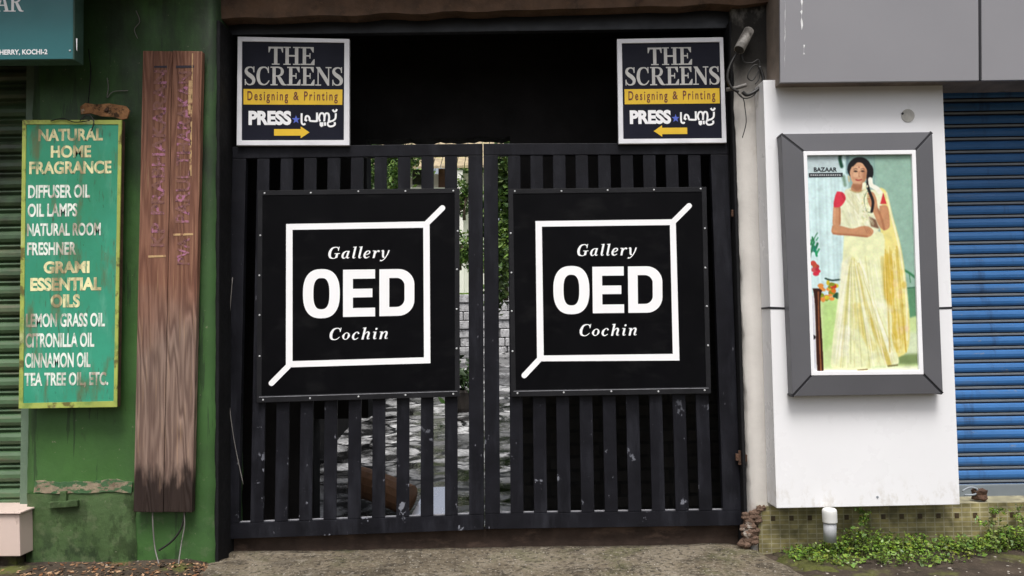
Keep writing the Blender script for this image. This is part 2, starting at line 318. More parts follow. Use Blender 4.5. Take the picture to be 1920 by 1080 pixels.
def wetstone():
    m = bpy.data.materials.new('wet_stone_paving'); m.use_nodes = True
    t = m.node_tree; N = t.nodes; L = t.links; b = N['Principled BSDF']
    g = N.new('ShaderNodeNewGeometry'); mp = N.new('ShaderNodeMapping'); mp.inputs['Scale'].default_value = (1.5, 1.7, 0); L.new(g.outputs['Position'], mp.inputs[0])
    nd = N.new('ShaderNodeTexNoise'); nd.inputs['Scale'].default_value = 2.5; L.new(mp.outputs[0], nd.inputs[0])
    ma = N.new('ShaderNodeVectorMath'); ma.operation = 'MULTIPLY_ADD'; ma.inputs[1].default_value = (.5, .5, 0); L.new(nd.outputs['Color'], ma.inputs[0]); L.new(mp.outputs[0], ma.inputs[2])
    v1 = N.new('ShaderNodeTexVoronoi'); v1.feature = 'DISTANCE_TO_EDGE'; v2 = N.new('ShaderNodeTexVoronoi')
    for v in (v1, v2): v.inputs['Scale'].default_value = 1.25; L.new(ma.outputs[0], v.inputs['Vector'])
    sp = N.new('ShaderNodeSeparateColor'); L.new(v2.outputs['Color'], sp.inputs[0])
    n = N.new('ShaderNodeTexNoise'); n.inputs['Scale'].default_value = 1.9; n.inputs['Detail'].default_value = 5; L.new(mp.outputs[0], n.inputs[0])
    n2 = N.new('ShaderNodeTexNoise'); n2.inputs['Scale'].default_value = 20; n2.inputs['Detail'].default_value = 6; L.new(mp.outputs[0], n2.inputs[0])
    def rng(s_, a, bb, lo=0, hi=1):
        q = N.new('ShaderNodeMapRange'); q.inputs[1].default_value = a; q.inputs[2].default_value = bb; q.inputs[3].default_value = lo; q.inputs[4].default_value = hi; L.new(s_, q.inputs[0]); return q.outputs[0]
    def mul(a, bb):
        q = N.new('ShaderNodeMath'); q.operation = 'MULTIPLY'; L.new(a, q.inputs[0]); L.new(bb, q.inputs[1]); return q.outputs[0]
    val = mul(mul(rng(sp.outputs[0], 0, 1, .10, .62), rng(v1.outputs['Distance'], .02, .06)), mul(rng(n.outputs['Fac'], .42, .58, .07, 1), rng(n2.outputs['Fac'], .35, .65, .5, 1.25)))
    cb = N.new('ShaderNodeCombineColor')
    for i in range(3): L.new(val, cb.inputs[i])
    L.new(cb.outputs[0], b.inputs['Base Color']); L.new(rng(n.outputs['Fac'], .42, .58, .06, .5), b.inputs['Roughness']); b.inputs['Specular IOR Level'].default_value = .7
    bp = N.new('ShaderNodeBump'); bp.inputs['Strength'].default_value = .4; bp.inputs['Distance'].default_value = .02; L.new(mul(v1.outputs['Distance'], n2.outputs['Fac']), bp.inputs['Height']); L.new(bp.outputs[0], b.inputs['Normal'])
    return m
MT['cobble'] = wetstone()
MT['mosaic'] = brickmat('yellow_mosaic', (.30, .255, .105), (.21, .185, .085), (.34, .31, .20), .055, .028, .003, .5, (R(90), 0, 0), .15, 0)
MT['accent'] = M('brown_mosaic_accent', (.055, .035, .015), .5, .3, 20, .05)

# ------------------------------------------------------------------ helpers: lettering
_tc = {}
def text_faces(body, bold=0.0, space=1.0):
    key = (body, bold, space)
    if key in _tc: return _tc[key]
    c = bpy.data.curves.new('lettering', 'FONT'); c.body = body; c.offset = bold; c.space_character = space; c.resolution_u = 5
    o = bpy.data.objects.new('lettering', c); col.objects.link(o)
    me = o.to_mesh()
    V = [(v.co.x, v.co.y) for v in me.vertices]; Fc = [list(p.vertices) for p in me.polygons]
    o.to_mesh_clear(); bpy.data.objects.remove(o); bpy.data.curves.remove(c)
    xs = [v[0] for v in V]; ys = [v[1] for v in V]; x0, x1, y0, y1 = min(xs), max(xs), min(ys), max(ys)
    V = [((x - x0) / (x1 - x0), (y1 - y) / (y1 - y0)) for x, y in V]
    _tc[key] = (V, Fc); return _tc[key]
def put_text(mb, body, q, bold=0.0, space=1.0, mi=0):
    """q: four world points TL,TR,BR,BL that the text box fills"""
    V, Fc = text_faces(body, bold, space); n = len(mb.v)
    mb.v += [tuple(BL(q, u, v)) for u, v in V]
    for f in Fc: mb.f.append([n + i for i in f]); mb.m.append(mi)
def rect(x0, y0, x1, y1): return [('p', [(x0, y0), (x1, y0), (x1, y1), (x0, y1)])]
def poly(*p): return [('p', list(p))]
def st(*p): return [('s', list(p))]
ARCH = st((.24, .38, .05), (.34, .57, .07), (.47, .61, .11), (.55, .49, .15), (.53, .2, .15), (.55, .07, .11), (.63, .035, .05), (.70, .1, .04))
TAIL = st((.18, .16, .16), (.20, .06, .11), (.28, .03, .06), (.36, .1, .04))
GL = {
 'T': (.86, rect(0, .9, .86, 1) + poly((0, .9), (0, .68), (.05, .68), (.13, .9)) + poly((.86, .9), (.73, .9), (.81, .68), (.86, .68)) + rect(.33, .06, .53, .9) + rect(.2, 0, .66, .06)),
 'H': (1.0, rect(.12, .06, .32, .94) + rect(.68, .06, .88, .94) + rect(.32, .46, .68, .55) + rect(0, 0, .43, .06) + rect(.57, 0, 1, .06) + rect(0, .94, .43, 1) + rect(.57, .94, 1, 1)),
 'E': (.84, rect(.12, .06, .32, .94) + rect(0, 0, .82, .07) + rect(0, .93, .77, 1) + rect(.32, .47, .54, .55) + rect(.52, .36, .58, .66) + poly((.77, .94), (.77, .70), (.72, .70), (.56, .94)) + poly((.82, .06), (.58, .06), (.77, .32), (.83, .32))),
 'S': (.70, st((.585, .76, .05), (.52, .92, .07), (.34, .965, .07), (.15, .88, .14), (.115, .72, .19), (.25, .58, .22), (.44, .46, .23), (.575, .31, .21), (.55, .13, .16), (.39, .035, .07), (.2, .06, .07), (.09, .18, .06), (.06, .28, .05)) + rect(.56, .69, .62, 1) + rect(.03, 0, .09, .32)),
 'C': (.86, st((.76, .72, .05), (.66, .91, .08), (.46, .965, .07), (.22, .85, .16), (.12, .5, .21), (.22, .15, .16), (.46, .035, .07), (.66, .09, .07), (.81, .26, .05)) + rect(.73, .66, .79, 1)),
 'R': (1.0, rect(.12, .06, .32, .94) + rect(0, 0, .44, .06) + rect(0, .94, .36, 1) + st((.30, .965, .07), (.52, .96, .08), (.68, .88, .14), (.73, .73, .19), (.66, .58, .14), (.5, .51, .07), (.30, .50, .07)) + st((.46, .52, .14), (.60, .32, .2), (.74, .12, .2), (.88, .035, .08), (1.0, .03, .05))),
 'N': (1.0, rect(.14, .06, .21, .94) + rect(.79, .2, .86, .94) + poly((.03, 1), (.28, 1), (.86, .24), (.86, 0), (.76, 0), (.14, .86)) + rect(0, 0, .36, .06) + rect(.64, .94, 1, 1)),
 'A': (1.0, poly((.12, .06), (.2, .06), (.5, .8), (.44, 1)) + poly((.44, 1), (.58, 1), (.92, .06), (.68, .06)) + rect(.28, .3, .66, .37) + rect(0, 0, .33, .06) + rect(.57, 0, 1, .06)),
 'G': (.96, st((.76, .70, .05), (.66, .91, .08), (.46, .965, .07), (.22, .85, .16), (.12, .5, .21), (.22, .15, .16), (.44, .035, .07), (.60, .05, .07), (.74, .14, .1)) + rect(.72, .66, .78, 1) + rect(.62, .08, .80, .42) + rect(.5, .40, .92, .46)),
 'a': (.68, st((.47, .56, .06), (.33, .615, .07), (.15, .47, .15), (.11, .22, .17), (.2, .04, .1), (.34, .06, .06), (.46, .24, .05)) + st((.51, .64, .15), (.48, .36, .16), (.48, .13, .14), (.56, .03, .07), (.66, .1, .04))),
 'l': (.36, rect(.1, .14, .26, .95) + poly((.0, .92), (.1, .92), (.1, .9), (.26, .95), (.26, 1.0), (.0, .97)) + TAIL),
 'e': (.58, st((.14, .28, .06), (.30, .32, .06), (.45, .43, .1), (.43, .56, .1), (.32, .615, .07), (.17, .52, .14), (.1, .28, .17), (.18, .08, .14), (.32, .03, .08), (.5, .14, .05))),
 'r': (.54, rect(.1, 0, .26, .62) + rect(.0, .57, .18, .63) + st((.24, .36, .05), (.32, .54, .08), (.42, .60, .12), (.52, .52, .13))),
 'y': (.68, st((.02, .58, .05), (.14, .6, .14), (.2, .34, .16), (.26, .1, .14), (.38, .03, .07)) + st((.6, .64, .13), (.55, .3, .10), (.42, -.04, .08), (.24, -.22, .08), (.09, -.2, .13))),
 'o': (.62, [('o', (.30, .31, .205, .27))]),
 'c': (.56, st((.47, .47, .13), (.40, .59, .08), (.28, .615, .07), (.13, .45, .15), (.1, .22, .17), (.2, .05, .11), (.34, .03, .08), (.5, .15, .05))),
 'h': (.72, rect(.1, 0, .26, .95) + poly((.0, .92), (.1, .92), (.1, .9), (.26, .95), (.26, 1.0), (.0, .97)) + ARCH),
 'i': (.38, rect(.1, .14, .26, .62) + rect(.0, .57, .18, .63) + TAIL + [('o', (.2, .86, .05, .05))]),
 'n': (.72, rect(.1, 0, .26, .62) + rect(.0, .57, .18, .63) + ARCH),
}
# the Malayalam word on the press signs, drawn stroke by stroke (box 3.4 wide, 1.2 high)
ML = [[(.06, .95), (.05, .5), (.08, .22), (.22, .14), (.3, .22)], [(.3, .42), (.36, .72), (.5, .74), (.6, .6), (.6, .4)], [(.32, .38), (.42, .5)], [(.6, .40), (.9, .38), (1.12, .38)], [(1.12, .34), (1.12, 1.0)],
      [(1.34, .36), (1.26, .62), (1.36, .92), (1.56, .92), (1.64, .66), (1.62, .36)], [(1.64, .66), (1.72, .92), (1.9, .92), (1.96, .66), (1.94, .36), (2.05, .34)], [(1.5, .3), (1.5, .02)], [(1.38, .3), (1.38, .08), (1.5, .02)], [(1.68, .3), (1.68, .05)],
      [(1.98, .4), (1.86, .2), (1.96, .02), (2.2, .02), (2.36, .14), (2.34, .3)], [(2.02, .36), (2.24, .42), (2.4, .6), (2.42, .95)], [(2.2, 1.22), (2.3, 1.08), (2.42, 1.1), (2.5, 1.24)]]
def stroke_poly(pts):
    P = smoothpts([(p[0], p[1], p[2]) for p in pts], 5); L_, R_ = [], []
    for i, p in enumerate(P):
        a, b = P[max(i - 1, 0)], P[min(i + 1, len(P) - 1)]
        d = Vector((b.x - a.x, b.y - a.y, 0)).normalized(); n = Vector((-d.y, d.x, 0)) * p.z / 2
        L_.append((p.x + n.x, p.y + n.y)); R_.append((p.x - n.x, p.y - n.y))
    return [[L_[i], L_[i + 1], R_[i + 1], R_[i]] for i in range(len(P) - 1)]
def glyph_polys(parts, ox, shear):
    out = []
    for k, (kind, d) in enumerate(parts):
        if kind == 'p': ps = [d]
        elif kind == 's': ps = stroke_poly(d)
        else:
            cx, cy, rx, ry = d; ring = []
            if rx < .1:
                ps = [[(cx + 1.7 * rx * math.cos(t), cy + 1.7 * ry * math.sin(t)) for t in [i * math.pi / 8 for i in range(16)]]]
            else:
                ps = []
                for i in range(24):
                    t0, t1 = i * math.pi / 12, (i + 1) * math.pi / 12
                    f = lambda t, s: (cx + math.cos(t) * (rx + s * (.02 + .065 * math.cos(t) ** 2)), cy + math.sin(t) * (ry + s * .035))
                    ps.append([f(t0, 1), f(t1, 1), f(t1, -1), f(t0, -1)])
        out += [(k, [(x + ox + shear * y, y) for x, y in p]) for p in ps]
    return out
def put_serif(mb, body, q, gap=.06, shear=0.0, mi=0, dep=.00012, box=None):
    x = 0; items = []
    for ch in body:
        wd, parts = GL[ch]; items += glyph_polys(parts, x, shear); x += wd + gap
    place_polys(mb, items, q, mi, dep, box)
def place_polys(mb, items, q, mi=0, dep=.00012, box=None):
    xs = [p[0] for _, pl in items for p in pl]; ys = [p[1] for _, pl in items for p in pl]
    x0, x1 = min(xs), max(xs); y0, y1 = box if box else (min(ys), max(ys))
    for k, pl in items:
        mb.face([BL(q, (x - x0) / (x1 - x0), (y1 - y) / (y1 - y0)) + Vector((0, -dep * k, 0)) for x, y in pl], mi)
def ring_ext(mb, qo, qi, dy):
    n = len(mb.v); D_ = Vector((0, dy, 0))
    mb.v += [tuple(p) for p in list(qo) + list(qi) + [p + D_ for p in qo] + [p + D_ for p in qi]]
    for i in range(4):
        j = (i + 1) % 4
        for f in ((i, j, 4 + j, 4 + i), (8 + j, 8 + i, 12 + i, 12 + j), (j, i, 8 + i, 8 + j), (4 + i, 4 + j, 12 + j, 12 + i)):
            mb.f.append([n + k for k in f]); mb.m.append(0)
def ring_strip(mb, qo, qi, mi=0):
    for i in range(4):
        j = (i + 1) % 4
        mb.face([qo[i], qo[j], qi[j], qi[i]], mi)

# ================================================================== SETTING: ground
def nz(x, y, s=1.0):
    return (math.sin(x * 3.1 * s + 1.3 * math.sin(y * 2.3 * s)) + math.sin(y * 4.7 * s + 1.7 * math.sin(x * 1.9 * s + 2)) + .6 * math.sin(x * 11 * s + y * 7 * s)) / 2.6
def axis(a, b, step, far):
    n = int((b - a) / step); return [-far, -far / 3, -far / 9] + [a + i * step for i in range(n + 1)] + [far / 9, far / 3, far]
xs = axis(-3.6, 4.2, .06, 60); ys = [-60, -20, -8, -5] + [-3 + i * .06 for i in range(56)] + [2, 6, 20, 60]
def gz(x, y):
    z = -.062 + .012 * nz(x, y) + .006 * nz(x * 3.3, y * 3.3)
    if x > 1.3 and y < .3: z += .05 * min(1, (x - 1.3) / .3)
    if x < -1.6 and y < .3: z += .092 * min(1, (-1.6 - x) / .3) * max(0, min(1, (y + 1.3) / .6))
    return z - max(0, min(.12, (-y - 1.0) * .12))
g = MB(); nx = len(xs)
for y in ys:
    for x in xs: g.v.append((x, y, gz(x, y)))
for j in range(len(ys) - 1):
    for i in range(nx - 1):
        g.f.append([j * nx + i, j * nx + i + 1, (j + 1) * nx + i + 1, (j + 1) * nx + i]); g.m.append(0)
struct(g.build('ground', MT['soil'], smooth=True))
# concrete apron in front of the gate: a slab with a ragged outline
edge = [W(455, 1032, 0).x, ]
def apron():
    pts = []
    left = [(-1.66, .02), (-1.78, -.10), (-1.90, -.22), (-2.02, -.40), (-2.12, -.62), (-2.22, -1.0), (-2.3, -1.5)]
    right = [(1.9, -1.5), (1.72, -.9), (1.63, -.62), (1.55, -.36), (1.50, -.14), (1.44, -.02), (1.40, .06)]
    m = MB(); rows = 26; n = 70
    L_ = smoothpts([(a, b, 0) for a, b in left], 4); R_ = smoothpts([(a, b, 0) for a, b in right[::-1]], 4)
    def at(P, y):
        for i in range(len(P) - 1):
            if P[i].y >= y >= P[i + 1].y:
                t = (P[i].y - y) / max(1e-6, P[i].y - P[i + 1].y); return P[i].x + (P[i + 1].x - P[i].x) * t
        return P[-1].x
    for j in range(rows + 1):
        y = .02 - 1.5 * j / rows
        xl = at(L_, y) + .02 * nz(y * 9, 1); xr = at(R_, y) + .014 * nz(y * 8, 5)
        for i in range(n + 1):
            u = i / n; x = xl + (xr - xl) * u
            z = .004 * nz(x * 2, y * 2) + .0025 * nz(x * 9, y * 9) - .05 * max(0, -y - .4)
            if i in (0, n): z -= .045
            elif i in (1, n - 1): z -= .010
            m.v.append((x, y, z))
    for j in range(rows):
        for i in range(n):
            a = j * (n + 1) + i; m.f.append([a, a + 1, a + n + 2, a + n + 1]); m.m.append(0)
    e = len(m.v)
    for i in range(n + 1):
        x, y, z = m.v[i]; m.v.append((x, y, -.09))
    for i in range(n): m.f.append([i + 1, i, e + i, e + i + 1]); m.m.append(0)
    return m
struct(apron().build('driveway', MT['concrete'], smooth=True))

# courtyard path rising behind the gate
def path_z(y): return -.03 + .075 * max(0, y - .9) + (.040 * max(0, y - 3.4))
m = MB(); N_ = 50
for j in range(N_ + 1):
    y = .06 + 10.2 * j / N_
    for i in range(31):
        x = -3.6 + 7.0 * i / 30 if y > .85 else -1.95 + 3.5 * i / 30
        m.v.append((x, y, path_z(y) + .012 * nz(x * 2.2, y * 2.2)))
for j in range(N_):
    for i in range(30):
        a = j * 31 + i; m.f.append([a, a + 1, a + 32, a + 31]); m.m.append(0)
struct(m.build('courtyard_path', MT['cobble'], smooth=True))
m = MB(); m.box(-14, 14, 10.6, 30, .2, 2.08); struct(m.build('courtyard_lawn', MT['grass']))

# ================================================================== GREEN WALL AND LEFT SHOP
GY = -.22
xl, xr = W(50, 900, GY).x, W(402, 600, GY).x
t = thing('green_wall', 'green painted plaster wall pier, mouldy and peeling, between the shutter and the black gate', 'wall', (W(225, 1040, GY).x, GY, 0))
def wall_sheet(x0, x1, z0, z1, y0, depth, amp, step=.05):
    mb = MB(); nx_ = max(2, int((x1 - x0) / step)); nz_ = max(2, int((z1 - z0) / step))
    for j in range(nz_ + 1):
        for i in range(nx_ + 1):
            x = x0 + (x1 - x0) * i / nx_; z = z0 + (z1 - z0) * j / nz_
            ex = amp * 1.6 * nz(z * 5, 3) if i == nx_ else (amp * 1.6 * nz(z * 5, 9) if i == 0 else 0)
            ey = 0 if 0 < i < nx_ else .010
            mb.v.append((x + ex, y0 + ey + amp * nz(x * 3, z * 3), z))
    W_ = nx_ + 1
    for j in range(nz_):
        for i in range(nx_):
            a = j * W_ + i; mb.f.append([a, a + 1, a + W_ + 1, a + W_]); mb.m.append(0)
    base = len(mb.v)
    for j in range(nz_ + 1):
        for i in (0, nx_):
            v = mb.v[j * W_ + i]; mb.v.append((v[0], y0 + depth, v[2]))
    for j in range(nz_):
        mb.f.append([(j + 1) * W_, base + 2 * (j + 1), base + 2 * j, j * W_]); mb.m.append(0)
        mb.f.append([j * W_ + nx_, base + 2 * j + 1, base + 2 * (j + 1) + 1, (j + 1) * W_ + nx_]); mb.m.append(0)
    return mb
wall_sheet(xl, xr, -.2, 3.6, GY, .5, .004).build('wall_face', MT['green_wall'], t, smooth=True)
wall_sheet(W(52, 980, GY).x, W(256, 960, GY).x, -.2, W(225, 922, GY).z, GY - .02, .1, .006).build('plinth', MT['plinth_green'], t, smooth=True)
lg = MB(); za = W(150, 905, GY).z
n = 24; A_, B_ = W(68, 912, GY).x, W(250, 905, GY).x
for i in range(n):
    x0 = A_ + (B_ - A_) * i / n; x1 = A_ + (B_ - A_) * (i + 1) / n
    h0 = .012 * nz(x0 * 9, 2); h1 = .012 * nz(x1 * 9, 2)
    lg.prism([(x0, GY - .026, za - .055 + h0 * .6), (x1, GY - .026, za - .055 + h1 * .6), (x1, GY - .012, za + .01 + h1), (x0, GY - .012, za + .01 + h0)],
             [(x0, GY + .03, za - .055 + h0 * .6), (x1, GY + .03, za - .055 + h1 * .6), (x1, GY + .03, za + .01 + h1), (x0, GY + .03, za + .01 + h0)])
lg.build('worn_ledge', MT['ledge'], t, smooth=False)
br = MB(); q = Q([(90, 942), (145, 938), (145, 950), (90, 954)], GY - .045)
br.ext(q, .05); q = Q([(112, 922), (124, 921), (124, 940), (112, 941)], GY - .04); br.ext(q, .045)
br.build('painted_bracket', MT['plinth_green'], t, bevel=.004)
# shutter at the far left
SY = -.10
t = thing('roller_shutter', 'closed green roller shutter with rusty streaks at the left edge behind the green board', 'shutter', (W(10, 950, SY).x, SY, .1))
def shutter_curtain(x0, x1, z0, z1, y, pitch, mats_profile):
    """profile: list of (fraction, dy, material index)"""
    mb = MB(); z = z1; rows = []
    while z > z0:
        for fr, dy, mi in mats_profile: rows.append((max(z0, z - fr * pitch), y + dy, mi))
        z -= pitch
    for (za_, ya, ma), (zb, yb, mb_) in zip(rows[:-1], rows[1:]):
        if abs(za_ - zb) < 1e-6 and abs(ya - yb) < 1e-6: continue
        mb.face([(x0, ya, za_), (x1, ya, za_), (x1, yb, zb), (x0, yb, zb)], ma)
    return mb
zt = W(20, 120, SY).z + .3; zb = W(20, 935, SY).z
shutter_curtain(-5.2, W(47, 600, SY).x, zb, zt, SY, .112, [(0, .020, 0), (.08, -.002, 0), (.25, -.014, 0), (.45, -.016, 0), (.62, -.006, 0), (.70, .016, 0), (.74, .020, 0), (.78, .004, 0), (.86, .000, 0), (.93, .012, 0)]).build('slat_curtain', MT['green_shutter'], t)
mb = MB(); mb.box(-5.2, W(46, 940, SY).x, SY - .02, SY + .03, zb - .09, zb - .003); mb.build('bottom_rail', MT['green_shutter'], t, bevel=.006)
mb = MB(); mb.box(W(44, 600, SY - .05).x, xl + .004, SY - .06, SY + .05, zb - .1, zt); mb.build('guide_channel', MT['channel'], t, bevel=.003)
mb = MB(); q = Q([(-900, 968), (36, 965), (38, 1043), (-900, 1046)], -.36)
t = thing('entrance_step', 'pale tiled entrance step below the green shutter', 'step', (W(0, 1040, -.3).x, -.3, -.03))
mb.ext(q, .32); mb.build('step_body', MT['step'], t, bevel=.004)
mb = MB(); q2 = Q([(-900, 964), (38, 962.5), (38, 966), (-900, 969)], -.375); mb.ext([p + Vector((0, 0, .006)) for p in q2], .34); mb.build('step_tread', MT['step'], t, bevel=.003)
mb = MB(); mb.box(-5.2, W(38, 1000, -.3).x - .02, -.30, .3, -.2, W(0, 1045, -.34).z - .004); mb.build('step_footing', MT['soil'], t)

# ------------------------------------------------------------------ green fragrance board
BY = -.335
OUT = [(42, 225), (228, 225), (219, 763), (35, 766)]
t = thing('fragrance_board', 'weathered green signboard listing home fragrances and essential oils, yellow border', 'sign', W(128, 765, BY))
IN_ = [(49, 233), (222, 233), (213, 752), (43, 756)]
mb = MB(); mb.ext(Q(OUT, BY + .010), .045); mb.build('board_box', MT['rust'], t, bevel=.003)
mb = MB(); mb.ext(Q([(47, 231), (224, 231), (215, 754), (41, 758)], BY + .004), .006); mb.build('board_face', MT['board_green'], t)
mb = MB(); ring_ext(mb, Q(OUT, BY), Q(IN_, BY), .010)
mb.build('yellow_border', MT['board_border'], t)
LY = BY + .0025
def tline(mb, s, x0, x1, y0, y1, bold, sp=1.0, y=LY, sk=-.012):
    c = (y1 - y0) * .012; d = (x1 - x0) * sk
    put_text(mb, s, Q([(x0, y0), (x1, y0 + d), (x1 - c, y1 + d), (x0 - c, y1)], y), bold, sp)
for a in (('NATURAL', 72, 193, 242, 265, .035), ('HOME', 95.5, 171, 273, 296, .035), ('FRAGRANCE', 55, 209, 303, 327, .035), ('GRAMI', 82, 168, 490, 513, .045), ('ESSENTIAL', 57, 190, 521, 546, .045), ('OILS', 95, 150, 552, 577, .045)):
    mb = MB(); tline(mb, *a); mb.build('heading_lettering', MT['worn_cream'], t)
for a in (('DIFFUSER OIL', 53, 169, 347, 372, .03), ('OIL LAMPS', 52, 145, 382, 407, .03), ('NATURAL ROOM', 51, 189, 419, 443, .03), ('FRESHNER', 51, 143, 454.5, 479, .03), ('LEMON GRASS OIL', 49, 197, 588, 614, .03), ('CITRONILLA OIL', 48, 177, 625, 652, .03), ('CINNAMON OIL', 47, 170, 662, 690, .03), ('TEA TREE OIL, ETC.', 46, 203, 699, 728, .03)):
    mb = MB(); tline(mb, *a); mb.build('list_lettering', MT['worn_white'], t)
# rusty plate and twigs above the board
t = thing('rusty_plate', 'jagged rusty metal plate sticking out above the green fragrance board', 'plate', W(195, 205, -.3))
mb = MB(); P_ = [(150, 200), (160, 193), (178, 196), (205, 194), (236, 199), (243, 207), (238, 222), (228, 224), (212, 219), (190, 218), (170, 212), (152, 214)]
mb.ext(Q(P_, -.30), .01); mb.build('plate_sheet', M('orange_rust', (.26, .13, .06), .9, .5, 12, .5, 60, .15, stains=[((.03, .02, .012), 15, .52, .08, Z1, .9), ((.42, .33, .24), 20, .62, .05, Z1, .8)]), t)
mb = MB(); mb.disc(W(200, 206, -.305), .012, -.006, dome=True); mb.build('nail', MT['rust'], t)
def cable(name, label, pts, r, mat, y, cat='cable', group=None, n=6):
    P = [W(p[0], p[1], p[2] if len(p) > 2 else y) for p in pts]
    mb = MB(); mb.tube(smoothpts(P, 6), r, n); o = mb.build(name, mat, smooth=True)
    return tag(o, label, cat, group)
cable('dry_twig', 'thin pale stick hanging down to the rusty plate above the green board', [(166, 92), (170, 130), (168, 165), (165, 198)], .0035, MT['litter'], -.27, 'twig')
cable('dry_twig', 'short dark twig curling over the top edge of the green board', [(150, 226, -.345), (165, 215, -.34), (176, 228, -.35), (171, 246, -.348)], .0035, MT['cable'], -.4, 'twig')
cable('dry_twig', 'bent dry twig lying along the top border of the green board', [(95, 227, -.345), (118, 222, -.345), (140, 229, -.348), (168, 226, -.345)], .003, MT['litter'], -.4, 'twig')
cable('wire', 'short thin wire with a hooked end on the green wall left of the plank top', [(201, 146), (203, 165), (201, 183), (212, 172), (240, 170)], .0025, MT['wire'], -.235)
cable('wire', 'limp thin wire hanging on the dark green wall above the plank', [(255, 20), (262, 40), (252, 55), (258, 72)], .0025, MT['wire'], -.235)

# ------------------------------------------------------------------ plank
PY = -.29
t = thing('wooden_plank', 'tall weathered brown plank with faded pink carved lettering on the green wall', 'plank', W(308, 960, PY))
mb = MB(); cols = [(268, 250), (322, 304), (325, 307), (379, 360)]
def pl(u, y): return u
for (a, b2), (c, d2) in (((268, 250), (322.5, 305.5)), ((323.5, 306.5), (379, 360))):
    mb.ext(Q([(a, 95), (c, 96), (d2, 961), (b2, 960)], PY), .045)
mb.build('plank_board', MT['plank'], t, bevel=.004)
MT['pink'] = M('faded_pink_paint', lin(168, 108, 138), .7, .2, 20, 0, stains=[(lin(118, 80, 64), 26, .38, .12, Z1, .95), (lin(80, 44, 50), 40, .55, .05, Z1, .9)])
MT['pale_scratch'] = M('pale_carved_edge', lin(192, 158, 112), .7, .2, 30, 0, stains=[(lin(118, 74, 58), 30, .5, .1, Z1, .9)])
MT['ink'] = M('dark_pen_line', lin(40, 34, 46), .7, .3, 30, 0)
ly = PY - .0015
def vtext(s, x0, x1, yt, yb, b=.02):
    mb = MB()
    sh = lambda y: -18 * (y - 95) / 865
    put_text(mb, s, Q([(x0 + sh(yb), yb), (x0 + sh(yt), yt), (x1 + sh(yt), yt), (x1 + sh(yb), yb)], ly), b); mb.build('faded_lettering', MT['pink'], t)
vtext('PRABHAKARAN', 289, 314, 132, 402); vtext('KP', 290, 316, 418, 462)
vtext('PARUL THARAKAN', 335, 362, 134, 418); vtext('PVA', 340, 364, 446, 496)
mb = MB()
for (x0, x1, yy) in ((278, 311, 479), (325, 362, 438)): mb.face(Q([(x0, yy), (x1, yy - 1), (x1, yy + 3), (x0, yy + 4)], ly)); mb.build('pale_carving', MT['pale_scratch'], t); mb = MB()
mb.face(Q([(360, 100), (362, 100), (359, 330), (355, 330)], ly)); mb.face(Q([(354, 150), (360, 150), (357, 215), (352, 215)], ly - .0002))
mb.build('pale_carving', MT['pale_scratch'], t)
mb = MB(); mb.face(Q([(289, 123.5), (313, 123), (313, 127), (289, 127)], ly)); mb.face(Q([(330, 123), (364, 122.5), (364, 127), (330, 127.5)], ly)); mb.build('ink_line', MT['ink'], t)
cable('hanging_wire', 'pale thin wire hanging straight from the left foot of the plank to the ground', [(286, 958, -.27), (287, 990, -.27), (291, 1030, -.27), (300, 1064, -.34)], .004, MT['wire'], -.27, 'wire')
cable('hanging_wire', 'thin wire hanging from the right foot of the plank down to the ground', [(345, 960, -.27), (346, 985, -.27), (340, 1020, -.28), (334, 1062, -.34)], .0035, MT['wire'], -.27, 'wire')
cable('hanging_cable', 'black cable sagging from the plank foot across the green plinth', [(347, 958, -.265), (340, 990, -.26), (322, 1015, -.258), (298, 1032, -.26)], .006, MT['cable'], -.26)

# ------------------------------------------------------------------ teal signboard
TY = -.55
t = thing('teal_signboard', 'dark teal shop signboard with white lettering at the top left corner', 'sign', W(70, 113, TY))
mb = MB(); mb.ext(Q([(-1100, -60), (140, -80), (139, 112), (-1100, 122)], TY), .10); mb.build('sign_box', MT['teal_dark'], t, bevel=.004)
mb = MB(); mb.ext(Q([(-1090, -52), (137, -72), (136.5, 110), (-1090, 120)], TY - .004), .003); mb.build('sign_face', MT['teal'], t)
mb = MB(); put_serif(mb, 'AR', Q([(-8, -14), (44, -14), (44, 22), (-8, 22)], TY - .0055), .0)
mb.build('large_lettering', white_vinyl, t)
mb = MB(); put_text(mb, 'HERRY, KOCHI-2', Q([(-1, 93), (89, 92), (89, 103.5), (-1, 104.5)], TY - .0055), .035); mb.build('address_lettering', white_vinyl, t)
mb = MB(); mb.disc(W(131, 95, TY - .004), .006, -.004, dome=True); mb.build('screw', MT['screw'], t)
mb = MB(); mb.face(Q([(142.5, 72), (145, 72), (144.5, 96), (143.2, 92)], TY - .0006)); mb.build('paint_chip', white_vinyl, t)

